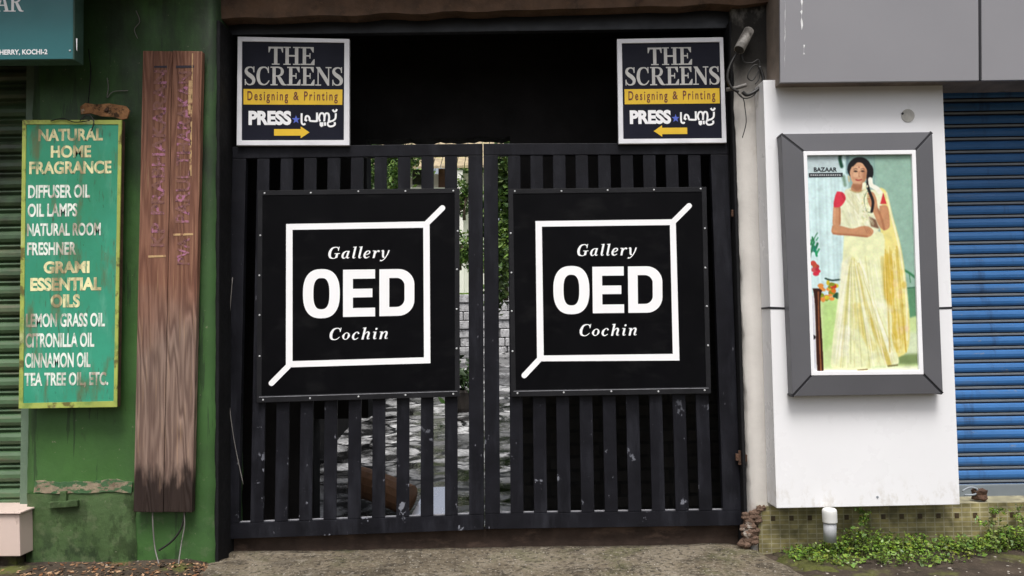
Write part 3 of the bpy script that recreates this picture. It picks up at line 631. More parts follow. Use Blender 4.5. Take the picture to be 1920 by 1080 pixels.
# ================================================================== ENTRANCE: beams, jambs, passage
XL, XR = W(403, 600, 0).x - .02, W(1386, 600, 0).x + .01
b = MB(); n = 40; zt0 = W(930, 17, -.12).z
for i in range(n):
    x0 = XL - .1 + (1.72 - XL + .1) * i / n; x1 = XL - .1 + (1.72 - XL + .1) * (i + 1) / n
    a0 = zt0 + .016 * (x0 - .0) * .8 + .012 * nz(x0 * 5, 1) - .012; a1 = zt0 + .016 * x1 * .8 + .012 * nz(x1 * 5, 1) - .012
    b.prism([(x0, -.14, 3.46), (x1, -.14, 3.46), (x1, -.13, a1), (x0, -.13, a0)], [(x0, -.02, 3.46), (x1, -.02, 3.46), (x1, -.02, a1), (x0, -.02, a0)])
tag(b.build('entrance_beam', MT['beam']), 'rough brown plastered beam across the top of the gateway', 'beam')
b = MB(); b.ext(Q([(400, 20), (1420, 6), (1420, 52), (400, 66)], .0), .05); tag(b.build('steel_beam', MT['steel_dark'], bevel=.004), 'dark blue steel beam just below the brown beam over the gate', 'beam')
b = MB(); b.box(xr - .004, xr + .022, GY + .016, .1, -.15, 3.26); b.box(XL - .3, W(428, 600, .02).x, .02, .12, -.1, 3.0); tag(b.build('gate_jamb', MT['jamb'], bevel=.01), 'black gate jamb beside the green wall pier', 'gate jamb')
WX = W(1396, 600, -.08).x
b = MB(); b.box(WX - .034, WX - .012, -.062, .1, -.15, 3.26); b.box(W(1366, 300, .02).x, XR + .3, .03, .13, -.1, 3.0); tag(b.build('gate_jamb', MT['jamb'], bevel=.01), 'black gate jamb beside the white limewashed wall', 'gate jamb')
PE = .62
b = MB(); b.box(XL - .34, XL - .04, .12, PE + .2, -.2, 3.4); tag(b.build('passage_wall', MT['shade_black']), 'passage wall coloured black for the dark void behind the leaf of the gate next to the green pier', 'wall')
b = MB(); b.box(XR + .04, XR + .34, .14, PE + .2, -.2, 3.4); tag(b.build('passage_wall', MT['shade_black']), 'passage wall coloured black for the dark void behind the leaf of the gate next to the white wall', 'wall')
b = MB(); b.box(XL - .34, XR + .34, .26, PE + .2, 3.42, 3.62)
tag(b.build('passage_ceiling', MT['shade_black']), 'black ceiling over the dark passage behind the gate', 'ceiling')
# end wall of the passage with its doorway
ox0, ox1 = W(688, 400, PE).x, W(958, 400, PE).x; oz = W(800, 262, PE).z
b = MB(); b.box(-4.2, -1.9, PE + .2, 10.2, .0, 3.2); tag(b.build('courtyard_wall', MT['shade_black']), 'dark courtyard side wall behind the passage', 'wall')
t = thing('passage_end_wall', 'black end wall of the passage with a bright doorway to the courtyard', 'wall', (0, PE, 0))
b = MB(); zn = W(640, 785, PE).z; xn = W(588, 850, PE).x
b.box(XL - .03, xn, PE, PE + .18, -.1, 3.41); b.box(xn + .0005, ox0, PE, PE + .18, zn, 3.41); b.build('wall_body', MT['shade_black'], t); b = MB(); b.box(ox1, XR + .03, PE + .003, PE + .183, 1.15, 3.41); b.build('wall_body', MT['shade_black'], t); b = MB(); b.box(ox1, XR + .03, PE, PE + .18, -.1, 1.15); b.build('wall_body', brickmat('shade_dark_brick', (.020, .018, .016), (.009, .008, .007), (.004, .004, .004), .24, .09, .012, .7, (R(90), 0, 0), .5, .5, .3), t)  # lower bricks coloured near black for the dim passage
b = MB(); n = 26
for i in range(n):
    x0 = ox0 - .03 + (ox1 - ox0 + .06) * i / n; x1 = ox0 - .03 + (ox1 - ox0 + .06) * (i + 1) / n
    d0 = oz + .02 * nz(x0 * 8, 3) + .012 * (x0 - ox0); d1 = oz + .02 * nz(x1 * 8, 3) + .012 * (x1 - ox0)
    b.prism([(x0, PE + .01, 3.41), (x1, PE + .01, 3.41), (x1, PE + .01, d1), (x0, PE + .01, d0)], [(x0, PE + .17, 3.41), (x1, PE + .17, 3.41), (x1, PE + .17, d1), (x0, PE + .17, d0)])
b.build('ragged_lintel', MT['shade_black'], t)
b = MB(); b.box(XL + .02, XR - .01, .060, .125, -.08, .105)
tag(b.build('threshold', M('dark_timber_sill', (.05, .034, .026), .85, .4, 7, .4, 30, .2, stains=[((.12, .08, .06), 9, .55, .1, (.4, 1, 1), .7)]), bevel=.006), 'dark brown timber threshold under the black gate', 'threshold')
# eave over gate and left shop added out of view to shade the upper wall
t = thing('shade_eave', 'unseen eave added above the gateway and green wall to shade them', 'eave', (-1.5, -.4, 3.5))
b = MB(); b.prism([(-1.895, -.42, 3.70), (1.7, -.42, 3.70), (1.7, -.42, 3.62), (-1.895, -.42, 3.62)], [(-1.895, .3, 3.98), (1.7, .3, 3.98), (1.7, .3, 3.63), (-1.895, .3, 3.63)]); b.build('shade_slab', MT['roof_tile'], t)
b = MB(); b.prism([(-5.5, -.82, 3.56), (-1.9, -.82, 3.56), (-1.9, -.82, 3.50), (-5.5, -.82, 3.50)], [(-5.5, .28, 3.97), (-1.9, .28, 3.97), (-1.9, .28, 3.60), (-5.5, .28, 3.60)]); b.build('shade_canopy', MT['roof_tile'], t)
b = MB(); b.box(-5.3, 1.69, -.12, .24, 3.463, 3.62); b.build('upper_wall', MT['beam'], t)

# ================================================================== BLACK GATE
def leaf(label, quad, gaps, hw, label_hinge):
    q = Q(quad, 0)
    t = thing('gate_leaf', label, 'gate', (q[3] + q[2]) / 2, 'leaves of the black gate')
    Lw = (q[1] - q[0]).length
    v0, v1 = .031, .962
    mb = MB(); mb.uv(q, 0, 0, 1, v0, 0, .05); mb.build('top_rail', MT['gate'], t, bevel=.004)
    mb = MB(); mb.uv(q, 0, v1, 1, 1, 0, .055); mb.uv(q, .02, v1 - .0012, .98, v1 + .004, .022, .031, 1); mb.build('bottom_rail', [MT['gate'], MT['dust_and_highlight']], t, bevel=.0015)
    edges = [0] + [e for gc in gaps for e in (gc - hw, gc + hw)] + [1]
    for k in range(0, len(edges), 2):
        a, b_ = edges[k], edges[k + 1]
        end = k == 0 or k == len(edges) - 2
        mb = MB(); j = (rnd.random() - .5) * .002
        mb.uv(q, a, v0 + .0007, b_, v1 - .0007 if True else 1, .0 if end else .004 + j, .048 if end else .018)
        mb.build('stile' if end else 'slat', MT['gate'], t, bevel=.003)
    return t, q
LQ = [(436, 275), (904.5, 269), (907.5, 993), (420, 1011)]
RQ = [(906.5, 269), (1364, 267.5), (1391, 985), (909.5, 992)]
gl, ql = leaf('black slatted gate leaf on the green wall side, paint chipped near the ground', LQ, [.0765 + .0938 * i for i in range(10)], .0222, 0)
gr, qr = leaf('black slatted gate leaf on the white wall side, closed', RQ, [.079 + .0922 * i for i in range(10)], .0205, 1)
# hinges
for px, py in ((1386, 400), (1394, 858)):
    mb = MB(); mb.ext(Q([(px - 14, py - 7), (px + 8, py - 5), (px + 7, py + 8), (px - 14, py + 6)], -.03), .02); hg = mb.build('gate_hinge', MT['rust'], gr, bevel=.003)
    mb = MB(); mb.tube([W(px - 6, py - 13, -.02), W(px - 6, py + 13, -.02)], .013, 10); mb.build('hinge_pin', MT['rust'], hg, smooth=False)
cable('wire', 'loose thin grey wire drooping down the left stile of the gate', [(436, 520, -.012), (428, 640, -.012), (429, 740, -.012), (438, 820, -.014), (456, 908, -.016)], .0028, MT['wire'], -.012)

# ------------------------------------------------------------------ gallery panels on the gate
def oed_polys():
    I = []
    def sup(cx, cy, rx, ry, p, t): 
        c, s = math.cos(t), math.sin(t)
        return (cx + rx * math.copysign(abs(c) ** (2 / p), c), cy + ry * math.copysign(abs(s) ** (2 / p), s))
    n = 48
    for i in range(n):
        t0, t1 = 2 * math.pi * i / n, 2 * math.pi * (i + 1) / n
        I.append((0, [sup(34.5, 46.5, 34.5, 46.5, 2.5, t0), sup(34.5, 46.5, 34.5, 46.5, 2.5, t1), sup(34.5, 46.5, 15, 29.5, 2.7, t1), sup(34.5, 46.5, 15, 29.5, 2.7, t0)]))
    def rc(x0, y0, x1, y1): I.append((0, [(x0, y0), (x1, y0), (x1, y1), (x0, y1)]))
    rc(75, 2, 93.5, 91.5); rc(93.5, 2, 135, 19.5); rc(93.5, 38.5, 130, 55); rc(93.5, 75, 135, 91.5)
    # D: outer and inner outline as strip
    def arc(x0, y0, x1, y1, r):
        P = [(x0, y0)]
        for k in range(9): a = math.pi / 2 * (1 - k / 8); P.append((x1 - r + r * math.cos(a), y1 - r + r * math.sin(a)))
        P2 = []
        for k in range(9): a = -math.pi / 2 * k / 8; P2.append((x1 - r + r * math.cos(a), y0 + r + r * math.sin(a)))
        return [(x0, y1)] + P[1:] + P2 + [(x0, y0)]
    o_, i_ = arc(143, 2, 208.5, 91.5, 30), arc(161.5, 19, 190, 74.5, 15)
    for k in range(len(o_) - 1): I.append((0, [o_[k], o_[k + 1], i_[k + 1], i_[k]]))
    rc(143, 2, 161.5, 91.5); I[-1] = (1, I[-1][1])
    return I
def rounded_bar(mb, p, q_, wd, y):
    a, b_ = Vector((p[0], p[1], 0)), Vector((q_[0], q_[1], 0)); d = (b_ - a).normalized(); n_ = Vector((-d.y, d.x, 0)) * wd / 2
    pts = [a + n_, a - n_]
    for k in range(9):
        t_ = -math.pi / 2 + math.pi * k / 8; pts.append(b_ + d * math.cos(t_) * wd / 2 + n_ * math.sin(t_))
    mb.face([W(p_.x, p_.y, y) for p_ in pts])
def gallery(label, pq, so, si, d1, d2, oq, gq, cq):
    t = thing('gallery_sign', label, 'sign', W((pq[2][0] + pq[3][0]) / 2, pq[2][1], -.015), 'gallery signs on the gate')
    q = Q(pq, -.022)
    mb = MB(); mb.ext(q, .018); mb.build('sign_panel', MT['panel'], t, bevel=.002)
    mb = MB(); u, v = .012, .012
    cr = lambda l, lo=0: [BL(q, a, b_) + Vector((0, -.003, 0)) for a, b_ in ((-l, -l), (1 + l, -l), (1 + l, 1 + l + lo), (-l, 1 + l + lo))]
    ring_ext(mb, cr(.012, .008), cr(-.012), .018)
    mb.build('sign_rim', MT['panel_edge'], t, bevel=.0015)
    mb = MB(); mb.uv(q, .0, .992, 1.0, .995, -.0045, .001); mb.build('painted_highlight', MT['steel_dark'] if False else MT['dust_and_highlight'], t)  # edge highlight painted as a grey strip
    for (uu, vv) in [(.02 + .24 * i, .0) for i in range(5)] + [(.02 + .24 * i, 1.005) for i in range(5)] + [(0, .21 + .195 * i) for i in range(4)] + [(1.0, .2 + .195 * i) for i in range(4)]:
        mb = MB(); p = BL(q, uu, vv) + Vector((rnd.uniform(-.004, .004), -.003, rnd.uniform(-.004, .004))); mb.disc(p, .0062, -.004, 10, dome=True); mb.build('screw', MT['screw'], t)
    yl = -.0235
    mb = MB(); ring_strip(mb, Q(so, yl), Q(si, yl)); rounded_bar(mb, d1[0], d1[1], 10.5, yl - .0003); rounded_bar(mb, d2[0], d2[1], 10.5, yl - .0003); mb.build('cube_outline', white_vinyl, t)
    mb = MB(); place_polys(mb, [(k, [(x, -y) for x, y in p]) for k, p in oed_polys()], Q(oq, yl)); mb.build('large_lettering', white_vinyl, t)
    mb = MB(); put_serif(mb, 'Gallery', Q(gq, yl), .10, .22); mb.build('upper_lettering', white_vinyl, t)
    mb = MB(); put_serif(mb, 'Cochin', Q(cq, yl), .12, .22); mb.build('lower_lettering', white_vinyl, t)
gallery('square black gallery sign with white box outline on the gate leaf by the green wall', [(488, 362), (857, 357.5), (857.5, 736), (486, 747)],
        [(536.5, 420), (805.5, 415), (807, 681), (536, 689)], [(548.5, 431), (793.5, 427), (795, 670), (548.5, 677)],
        ((798, 421), (829.5, 390)), ((543, 684), (509, 718.5)), [(568, 505), (777, 502), (777, 593), (568, 597.5)],
        [(615.5, 463), (731, 461), (731, 489.5), (615.5, 491.5)], [(618, 615), (727, 613), (727, 636), (618, 638.5)])
gallery('square black gallery sign with white box outline on the gate leaf by the white wall', [(957.5, 359), (1320, 355), (1328.5, 730), (963, 736)],
        [(1004, 414.5), (1267, 411), (1274, 676), (1007, 677.5)], [(1016, 425), (1256, 422), (1261.5, 663.5), (1019.5, 666.5)],
        ((1261, 417), (1292, 386)), ((1013, 672), (983, 704)), [(1037, 499), (1241.5, 497), (1242.5, 587.5), (1038, 589.5)],
        [(1082, 458), (1194, 456), (1195, 484.5), (1082.5, 486.5)], [(1086.5, 608), (1193.5, 606.5), (1194, 629.5), (1087, 631)])

# ------------------------------------------------------------------ press signs on top of the gate
def press_sign(label, oq, iq, flip):
    Y = -.03
    t = thing('press_sign', label, 'sign', W((oq[2][0] + oq[3][0]) / 2, oq[2][1], Y), 'printing press signs above the gate')
    mb = MB(); qo, qi = Q(oq, Y), Q(iq, Y)
    ring_ext(mb, qo, qi, .028)
    mb.build('white_frame', MT['alu'], t, bevel=.0025)
    q = Q(iq, Y + .008); mb = MB(); mb.ext([BL(q, -.01, -.01), BL(q, 1.01, -.01), BL(q, 1.01, 1.01), BL(q, -.01, 1.01)], .008); mb.build('sign_face', MT['navy'], t)
    def sub(x0, y0, x1, y1, dy=-.0015):      # pixel box of the left sign as fractions of its inner face
        f = lambda x, y: BL(q, (x - 453) / 191.5, (y - 78) / 185) + Vector((0, dy, 0))
        return [f(x0, y0), f(x1, y0), f(x1, y1), f(x0, y1)]
    mb = MB(); put_serif(mb, 'THE', sub(503, 87.5, 589.5, 121.5), .02); mb.build('title_lettering', MT['silver'], t); mb = MB(); put_serif(mb, 'SCREENS', sub(458.5, 125, 642.5, 160.5), .03); mb.build('title_lettering', MT['silver'], t)
    mb = MB(); mb.face(sub(456.5, 167.5, 641.5, 196.5)); mb.build('yellow_band', MT['yellow'], t)
    mb = MB(); put_text(mb, 'Designing', sub(464, 171.5, 540, 194, -.003), .012, 1.35); mb.build('band_lettering', MT['maroon'], t)
    mb = MB(); put_text(mb, '&', sub(550, 172.5, 560, 188, -.003), .012); mb.build('band_lettering', MT['maroon'], t)
    mb = MB(); put_text(mb, 'Printing', sub(570, 171.5, 633, 194, -.003), .012, 1.35); mb.build('band_lettering', MT['maroon'], t)
    mb = MB(); put_text(mb, 'PRESS', sub(466, 208, 546, 235), .05); mb.build('press_lettering', white_vinyl, t); mb = MB()
    for st_ in ML:
        items = [(3, p) for p in stroke_poly([(x, y, .135) for x, y in st_])]
        bx = sub(564, 204, 633, 238.5)
        for k, pl_ in items: mb.face([BL(bx, x / 2.55, (1.28 - y) / 1.32) + Vector((0, -.0001 * ML.index(st_), 0)) for x, y in pl_])
    mb.build('press_lettering', white_vinyl, t)
    mb = MB(); bx = sub(547, 216, 563, 232.5)
    mb.face([BL(bx, .5 + .5 * r_ * math.sin(a), .52 - .5 * r_ * math.cos(a)) for k in range(10) for a, r_ in [(k * math.pi / 5, 1 if k % 2 == 0 else .42)]]); mb.build('blue_star', MT['blue_star'], t)
    mb = MB(); bx = sub(514, 237.5, 580.5, 259.5) if not flip else sub(512, 237.5, 577, 259.5)
    ap = [(0, .22), (.75, .22), (.75, 0), (1, .5), (.75, 1), (.75, .78), (0, .78)]
    if flip: ap = [(1 - x, y) for x, y in ap]
    mb.face([BL(bx, x, y) for x, y in ap]); mb.build('arrow', MT['yellow'], t)
press_sign('printing press sign in a white frame, yellow arrow pointing right', [(445.5, 68.5), (655, 73), (655, 272.5), (443.5, 272.5)], [(453.5, 77.5), (645.5, 80), (644.5, 262.5), (453, 263)], False)
press_sign('printing press sign in a white frame, yellow arrow pointing left', [(1157, 73), (1356, 69.5), (1362.5, 267.5), (1160, 269.5)], [(1166, 81), (1349.5, 78.5), (1354, 259), (1169, 260.5)], True)

# ================================================================== RIGHT: white wall, cladding box, fascia, shutter
WY = -.08
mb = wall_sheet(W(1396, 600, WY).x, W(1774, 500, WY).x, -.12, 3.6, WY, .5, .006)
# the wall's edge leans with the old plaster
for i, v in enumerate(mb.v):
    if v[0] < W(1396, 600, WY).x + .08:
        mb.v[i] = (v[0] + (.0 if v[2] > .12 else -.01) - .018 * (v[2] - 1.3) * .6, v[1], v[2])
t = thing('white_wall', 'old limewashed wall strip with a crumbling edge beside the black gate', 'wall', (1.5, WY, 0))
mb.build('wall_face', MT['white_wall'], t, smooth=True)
CY = -.25
t = thing('white_cladding', 'clean white sheet cladding box on the pillar that carries the sari poster', 'cladding', W(1625, 948, CY))
mb = MB(); mb.ext(Q([(1431, 150), (1767, 146), (1800, 946), (1456, 953)], CY), .168); mb.build('cladding_box', MT['clad'], t, bevel=.003)
mb = MB(); mb.ext(Q([(1443, 575), (1482, 576.5), (1482, 580.5), (1443, 579.5)], CY - .002), .004); p_ = mb; mb = MB(); mb.ext(Q([(1755, 576), (1786, 575), (1786, 579), (1755, 580)], CY - .002), .004); mb.build('joint_line', MT['joint'], t); mb = p_
p = W(1444, 577, CY); mb.box(p.x - .003, p.x + .002, CY - .001, CY + .16, p.z - .006, p.z + .006); mb.build('joint_line', MT['joint'], t)
mb = MB(); mb.disc(W(1702, 217, CY), .04, -.004, 20); mb.build('hole_cover', M('dirty_filler_patch', (.42, .41, .38), .8, .2, 20, .2), t, bevel=.001)
mb = MB(); mb.disc(W(1692, 213, CY - .004), .007, -.004, 10); mb.build('screw', MT['joint'], t)
mb = MB(); mb.disc(W(1645, 932, CY), .007, -.003, 10); mb.build('screw', MT['shutter_grey'], t)
# plinth
t = thing('tiled_plinth', 'yellow mosaic tiled plinth with brown accent squares under the cladding and blue shutter', 'plinth', (2.6, -.1, 0))
PX0 = W(1418, 980, -.06).x; zt_ = W(1850, 943, -.10).z
mb = MB(); mb.box(PX0, 5.2, -.10, .45, -.15, zt_); x = PX0 + .09
za_ = W(1700, 968, -.1).z
while x < 5.1:
    mb.box(x - .013, x + .013, -.1022, -.099, za_ - .015 + .0, za_ + .015, 1); x += .111
mb.build('mosaic_face', [MT['mosaic'], MT['accent']], t)
t = thing('rubble_lump', 'crumbled brown masonry lump at the foot of the white wall', 'rubble', W(1418, 1000, -.12))
def lump(mb, c, r, seed, sq=(1, 1, 1), mi=0, sub=2):
    bm = bmesh.new(); bmesh.ops.create_icosphere(bm, subdivisions=sub, radius=1); n = len(mb.v); rr = random.Random(seed); ph = [rr.uniform(0, 6) for _ in range(6)]
    for v in bm.verts:
        k = 1 + .22 * math.sin(3 * v.co.x + ph[0]) * math.cos(4 * v.co.y + ph[1]) + .16 * math.sin(6 * v.co.z + ph[2]) + .1 * math.sin(9 * v.co.x + ph[3])
        mb.v.append((c[0] + v.co.x * r * k * sq[0], c[1] + v.co.y * r * k * sq[1], c[2] + v.co.z * r * k * sq[2]))
    for f in bm.faces: mb.f.append([n + v.index for v in f.verts]); mb.m.append(mi)
    bm.free()
mb = MB()
for i, (px, py, r_) in enumerate(((1406, 985, .038), (1414, 965, .030), (1404, 1003, .040), (1398, 1019, .034), (1424, 955, .020), (1412, 1012, .03), (1420, 975, .026), (1398, 968, .024), (1432, 952, .014), (1410, 996, .036), (1394, 990, .022))): lump(mb, W(px, py, -.105), r_, i, (1.1, .7, 1.0), sub=3)
mb.build('masonry', MT['masonry'], t)
# pipe
pc = Wz(1556, 1008, -.02); pc = W(1556, 1008, -.30)
t = thing('drain_pipe', 'short grey plastic drain pipe with white cap under the white cladding', 'pipe', (pc.x, -.30, pc.z - .03))
mb = MB(); mb.tube([W(1556, 1015, -.30), W(1556, 978, -.30)], .036, 16); mb.build('pipe_body', MT['pvc'], t, smooth=True)
mb = MB(); a, b2 = W(1556, 979, -.30), W(1555, 953, -.30)
mb.tube([a, a.lerp(b2, .05), a.lerp(b2, .55), a.lerp(b2, .8), a.lerp(b2, .93), a.lerp(b2, 1)], .042, 16)
for k, sc in ((4, .9), (5, .72)):
    cc = a.lerp(b2, (.93, 1)[k - 4])
    for j in range(16):
        i = k * 16 + j; mb.v[i] = tuple(cc + (Vector(mb.v[i]) - cc) * sc)
mb.build('pipe_cap', MT['pvc_white'], t, smooth=True)
# fascia
FY = -.38
t = thing('grey_fascia', 'large grey composite fascia panels over the white cladding and blue shutter', 'fascia', W(1700, 152, FY))
mb = MB(); mb.ext(Q([(1460, -420), (1832, -426), (1835.5, 151), (1463, 155)], FY), .02); mb.build('fascia_panel', MT['grey_clad'], t, bevel=.003)
mb = MB(); mb.ext(Q([(1838, -426), (2700, -445), (2700, 140), (1841, 151)], FY), .02); mb.build('fascia_panel', MT['grey_clad'], t, bevel=.003)
q = Q([(1462, -415), (2698, -440), (2698, 138), (1465, 153.5)], FY + .0205)
mb = MB(); mb.ext(q, .27); mb.build('fascia_box', MT['grey_side'], t)
mb = MB(); q = Q([(1838 - 5.4, -420), (1838 + 1, -420), (1842, 150), (1836.5, 150)], FY + .006); mb.ext(q, .012); mb.build('panel_joint', MT['joint'], t)
mb = MB(); rr = random.Random(3)
for (px, a, b_, wv) in ((1503, -60, 62, 2.0), (1507, 84, 104, 1.7), (1472, -40, 130, .8)):
    yv = a; prev = None; mb = MB()
    while yv < b_:
        o_ = rr.uniform(-1.0, 1.0); w_ = wv * max(.08, rr.uniform(-.5, 1.1))
        cur = [(px + o_ - w_, yv), (px + o_ + w_, yv)]
        if prev: mb.face(Q([prev[0], prev[1], cur[1], cur[0]], FY - .0012))
        prev = cur; yv += rr.uniform(3, 9)
    mb.build('paint_drip', MT['streak'], t)
# blue shutter
BSY = .11
t = thing('roller_shutter', 'closed blue roller shutter with a grey bottom rail at the right edge', 'shutter', (W(1850, 940, BSY).x, BSY, .1))
z0_, z1_ = W(1850, 908, BSY).z, W(1850, 120, BSY).z
shutter_curtain(W(1740, 500, BSY).x, 5.2, z0_, z1_, BSY, W(1850, 500, BSY).z - W(1850, 524.6, BSY).z,
    [(0, .004, 0), (.1, -.007, 0), (.3, -.012, 0), (.50, -.010, 0), (.64, -.003, 1), (.69, .008, 1), (.72, .006, 2), (.75, -.003, 2), (.87, -.001, 2), (.90, .003, 1), (.96, .008, 1)]).build('slat_curtain', [MT['blue_shutter'], MT['shutter_dark'], MT['shutter_grey']], t)
mb = MB(); mb.box(W(1740, 900, BSY).x, 5.2, BSY - .02, BSY + .03, W(1850, 940, BSY - .02).z, z0_ + .002); mb.build('bottom_rail', MT['steel_grey'], t, bevel=.006)
mb = MB(); lumps = W(1837, 927, -.06)
t = thing('shutter_lock', 'rusty padlock lump and bent steel hasp at the corner of the blue shutter', 'lock', W(1830, 940, -.06))
lump(mb, lumps, .045, 5, (1.05, .6, .95)); mb.build('lock_body', MT['rust'], t)
mb = MB(); mb.tube(smoothpts([W(1804, 921, -.06), W(1818, 914, -.06), W(1832, 917, -.07), W(1828, 927, -.07), W(1808, 928, -.06)], 5), .006, 7); mb.build('hasp', MT['shutter_grey'], t, smooth=True)
b = MB(); b.box(1.75, 5.4, .5, .7, -.2, 3.6); b.box(2.9, 5.4, .16, .5, W(1850, 100, 0).z, 3.6); tag(b.build('shop_wall', MT['shade_black']), 'dark shop wall behind and above the blue shutter', 'wall')
b = MB(); b.box(-5.4, xl - .05, .12, .3, -.2, 3.6); tag(b.build('shop_wall', MT['shade_black']), 'dark shop wall behind and above the green shutter', 'wall')
b = MB(); b.box(xl - .05, XL - .35, .02, .3, -.2, 3.6); tag(b.build('pier_core', MT['shade_black']), 'dark masonry core behind the green wall pier', 'wall')

# ------------------------------------------------------------------ poster light box
t = thing('poster_case', 'charcoal framed display case with a sari poster on the white cladding', 'display case', W(1625, 742, CY - .06))
GO = [(1465, 251), (1748, 247.5), (1768, 738), (1486, 743)]; WO = [(1506.5, 283.5), (1717, 281), (1732, 702), (1521.5, 704)]; WI = [(1513.5, 291), (1710, 289), (1723.5, 694.5), (1527.5, 696)]
qo, qm = Q(GO, CY - .075), Q(WO, CY - .088)
for i, nm in enumerate(('frame_top', 'frame_side', 'frame_bottom', 'frame_side')):
    j = (i + 1) % 4; mb = MB()
    d = (qo[j] - qo[i]).normalized() * .009
    f = [qo[i] + d, qo[j] - d, qm[j] - d, qm[i] + d]
    bk = [Vector((p.x, CY - .001, p.z)) for p in f]
    mb.prism(f, bk); mb.build(nm, MT['frame_grey'], t, bevel=.002)
for i in range(4):
    mb = MB(); a, b_ = qo[i], qm[i]; d = (b_ - a); n_ = Vector((-d.z, 0, d.x)).normalized() * .009
    k_ = Vector((0, .004, 0)); f = [a + n_ + k_, b_ + n_ + k_, b_ - n_ + k_, a - n_ + k_]; mb.prism(f, [Vector((p.x, CY - .002, p.z)) for p in f]); mb.build('mitre_joint', MT['joint'], t)
mb = MB(); a_, b_ = Q(WO, CY - .090), Q(WI, CY - .090)
ring_ext(mb, a_, b_, .03)
mb.build('inner_frame', MT['lightbox_white'], t, bevel=.002)

# the printed poster: a picture painted cell by cell
def poster():
    GW, GH, SS = 210, 430, 2
    w_, h_ = GW * SS, GH * SS
    yy, xx = np.mgrid[0:h_, 0:w_]
    U, V = (xx + .5) / w_, (yy + .5) / h_
    PXX = (1513.5 + 14 * V) + U * (196.5); PYY = 290 + V * 405
    img = np.zeros((h_, w_, 3))
    def C(r, g_, b_): return np.array([r, g_, b_], float)
    def A(x, y): return (x / 4.696 + 1480, y / 4.696 + 270)
    def B(x, y): return (x / 4.5 + 1480, y / 4.5 + 480)
    def blur(a, k):
        for _ in range(2):
            for ax in (0, 1):
                c = np.cumsum(np.insert(np.pad(a, [(k, k) if i == ax else (0, 0) for i in range(a.ndim)], mode='edge'), 0, 0, axis=ax), axis=ax)
                n = 2 * k + 1
                a = (np.take(c, range(n, c.shape[ax]), axis=ax) - np.take(c, range(0, c.shape[ax] - n), axis=ax)) / n
        return a
    def mask(pts, k=2):
        m_ = np.zeros(U.shape, bool); n = len(pts)
        for i in range(n):
            x0, y0 = pts[i]; x1, y1 = pts[(i + 1) % n]
            if y0 == y1: continue
            m_ ^= ((y0 > PYY) != (y1 > PYY)) & (PXX < (x1 - x0) * (PYY - y0) / (y1 - y0) + x0)
        return blur(m_.astype(float), k) if k else m_.astype(float)
    def fill(pts, c, k=2, a=1.0):
        nonlocal img
        P = [(p.x, p.y) for p in smoothpts([(x, y, 0) for x, y in pts + pts[:1]], 4)] if len(pts) > 4 else pts
        m_ = mask(P, k)[..., None] * a; img = img * (1 - m_) + np.asarray(c, float) * m_
    def ell(c, rx, ry, colr, k=2, a=1.0):
        fill([(c[0] + rx * math.cos(t_), c[1] + ry * math.sin(t_)) for t_ in [i * math.pi / 8 for i in range(16)]], colr, k, a)
    def line(pts, wd, colr, k=1, a=1.0):
        P = smoothpts([(x, y, 0) for x, y in pts], 5); d = np.full(U.shape, 1e9)
        for p, q_ in zip(P[:-1], P[1:]):
            vx, vy = q_.x - p.x, q_.y - p.y; l2 = vx * vx + vy * vy + 1e-9
            t_ = np.clip(((PXX - p.x) * vx + (PYY - p.y) * vy) / l2, 0, 1)
            d = np.minimum(d, np.hypot(PXX - p.x - t_ * vx, PYY - p.y - t_ * vy))
        m_ = blur((d < wd / 2).astype(float), k)[..., None] * a
        nonlocal img
        img = img * (1 - m_) + np.asarray(colr, float) * m_
    rs = np.random.RandomState(4)
    # backdrop
    img[:] = C(206, 232, 232)
    st_ = np.interp(U.ravel() * 60, range(61), rs.uniform(-10, 10, 61)).reshape(U.shape)[..., None]; img += st_
    fill([A(500, 90), A(1080, 90), A(1150, 1100), A(1160, 1300), A(640, 1300), A(560, 700)], C(146, 180, 172), 6)
    fill([A(740, 90), A(1080, 90), B(1090, 300), B(900, 300), A(800, 700)], C(152, 188, 170), 5)
    fill([B(180, 340), B(1100, 480), B(1110, 980), B(180, 980)], C(206, 226, 160), 9)
    fill([B(300, 380), B(440, 330), B(400, 700), B(300, 800)], C(190, 222, 140), 6)
    fill([B(960, 640), B(1100, 640), B(1110, 850), B(960, 850)], C(215, 228, 190), 7)
    fill([B(880, 820), B(1110, 810), B(1110, 900), B(860, 900)], C(128, 150, 96), 5)
    fill([B(300, 930), B(1110, 915), B(1110, 990), B(300, 990)], C(232, 236, 205), 4)
    fill([B(180, 330), B(240, 330), B(260, 980), B(180, 980)], C(216, 214, 222), 4)
    line([A(520, 100), A(520, 270)], 5, C(120, 150, 155), 2); line([A(745, 100), A(745, 420)], 1.4, C(120, 158, 145), 1, .7)
    fill([A(160, 100), A(470, 100), A(470, 300), A(160, 300)], C(196, 214, 216), 5)
    line([A(460, 105), A(455, 150), A(470, 215)], 6, C(24, 78, 56), 2); line([A(485, 300), A(500, 380)], 6, C(130, 160, 140), 3)
    for i in range(15):
        x0 = 190 + rs.uniform(0, 70); y0 = 1000 - rs.uniform(0, 150); line([A(x0, y0), A(x0 + rs.uniform(-20, 25), y0 - rs.uniform(20, 70))], rs.uniform(1.5, 4), C(*(rs.uniform(20, 70), rs.uniform(110, 165), rs.uniform(70, 110))), 1)
    line([A(205, 1000), A(235, 850), A(265, 790)], 1.6, C(60, 130, 90), 1)
    for i in range(9): ell(B(195 + rs.uniform(0, 65), 60 + rs.uniform(0, 95)), rs.uniform(3, 6), rs.uniform(3, 5), C(*(rs.uniform(185, 225), rs.uniform(40, 100), rs.uniform(60, 90))), 1)
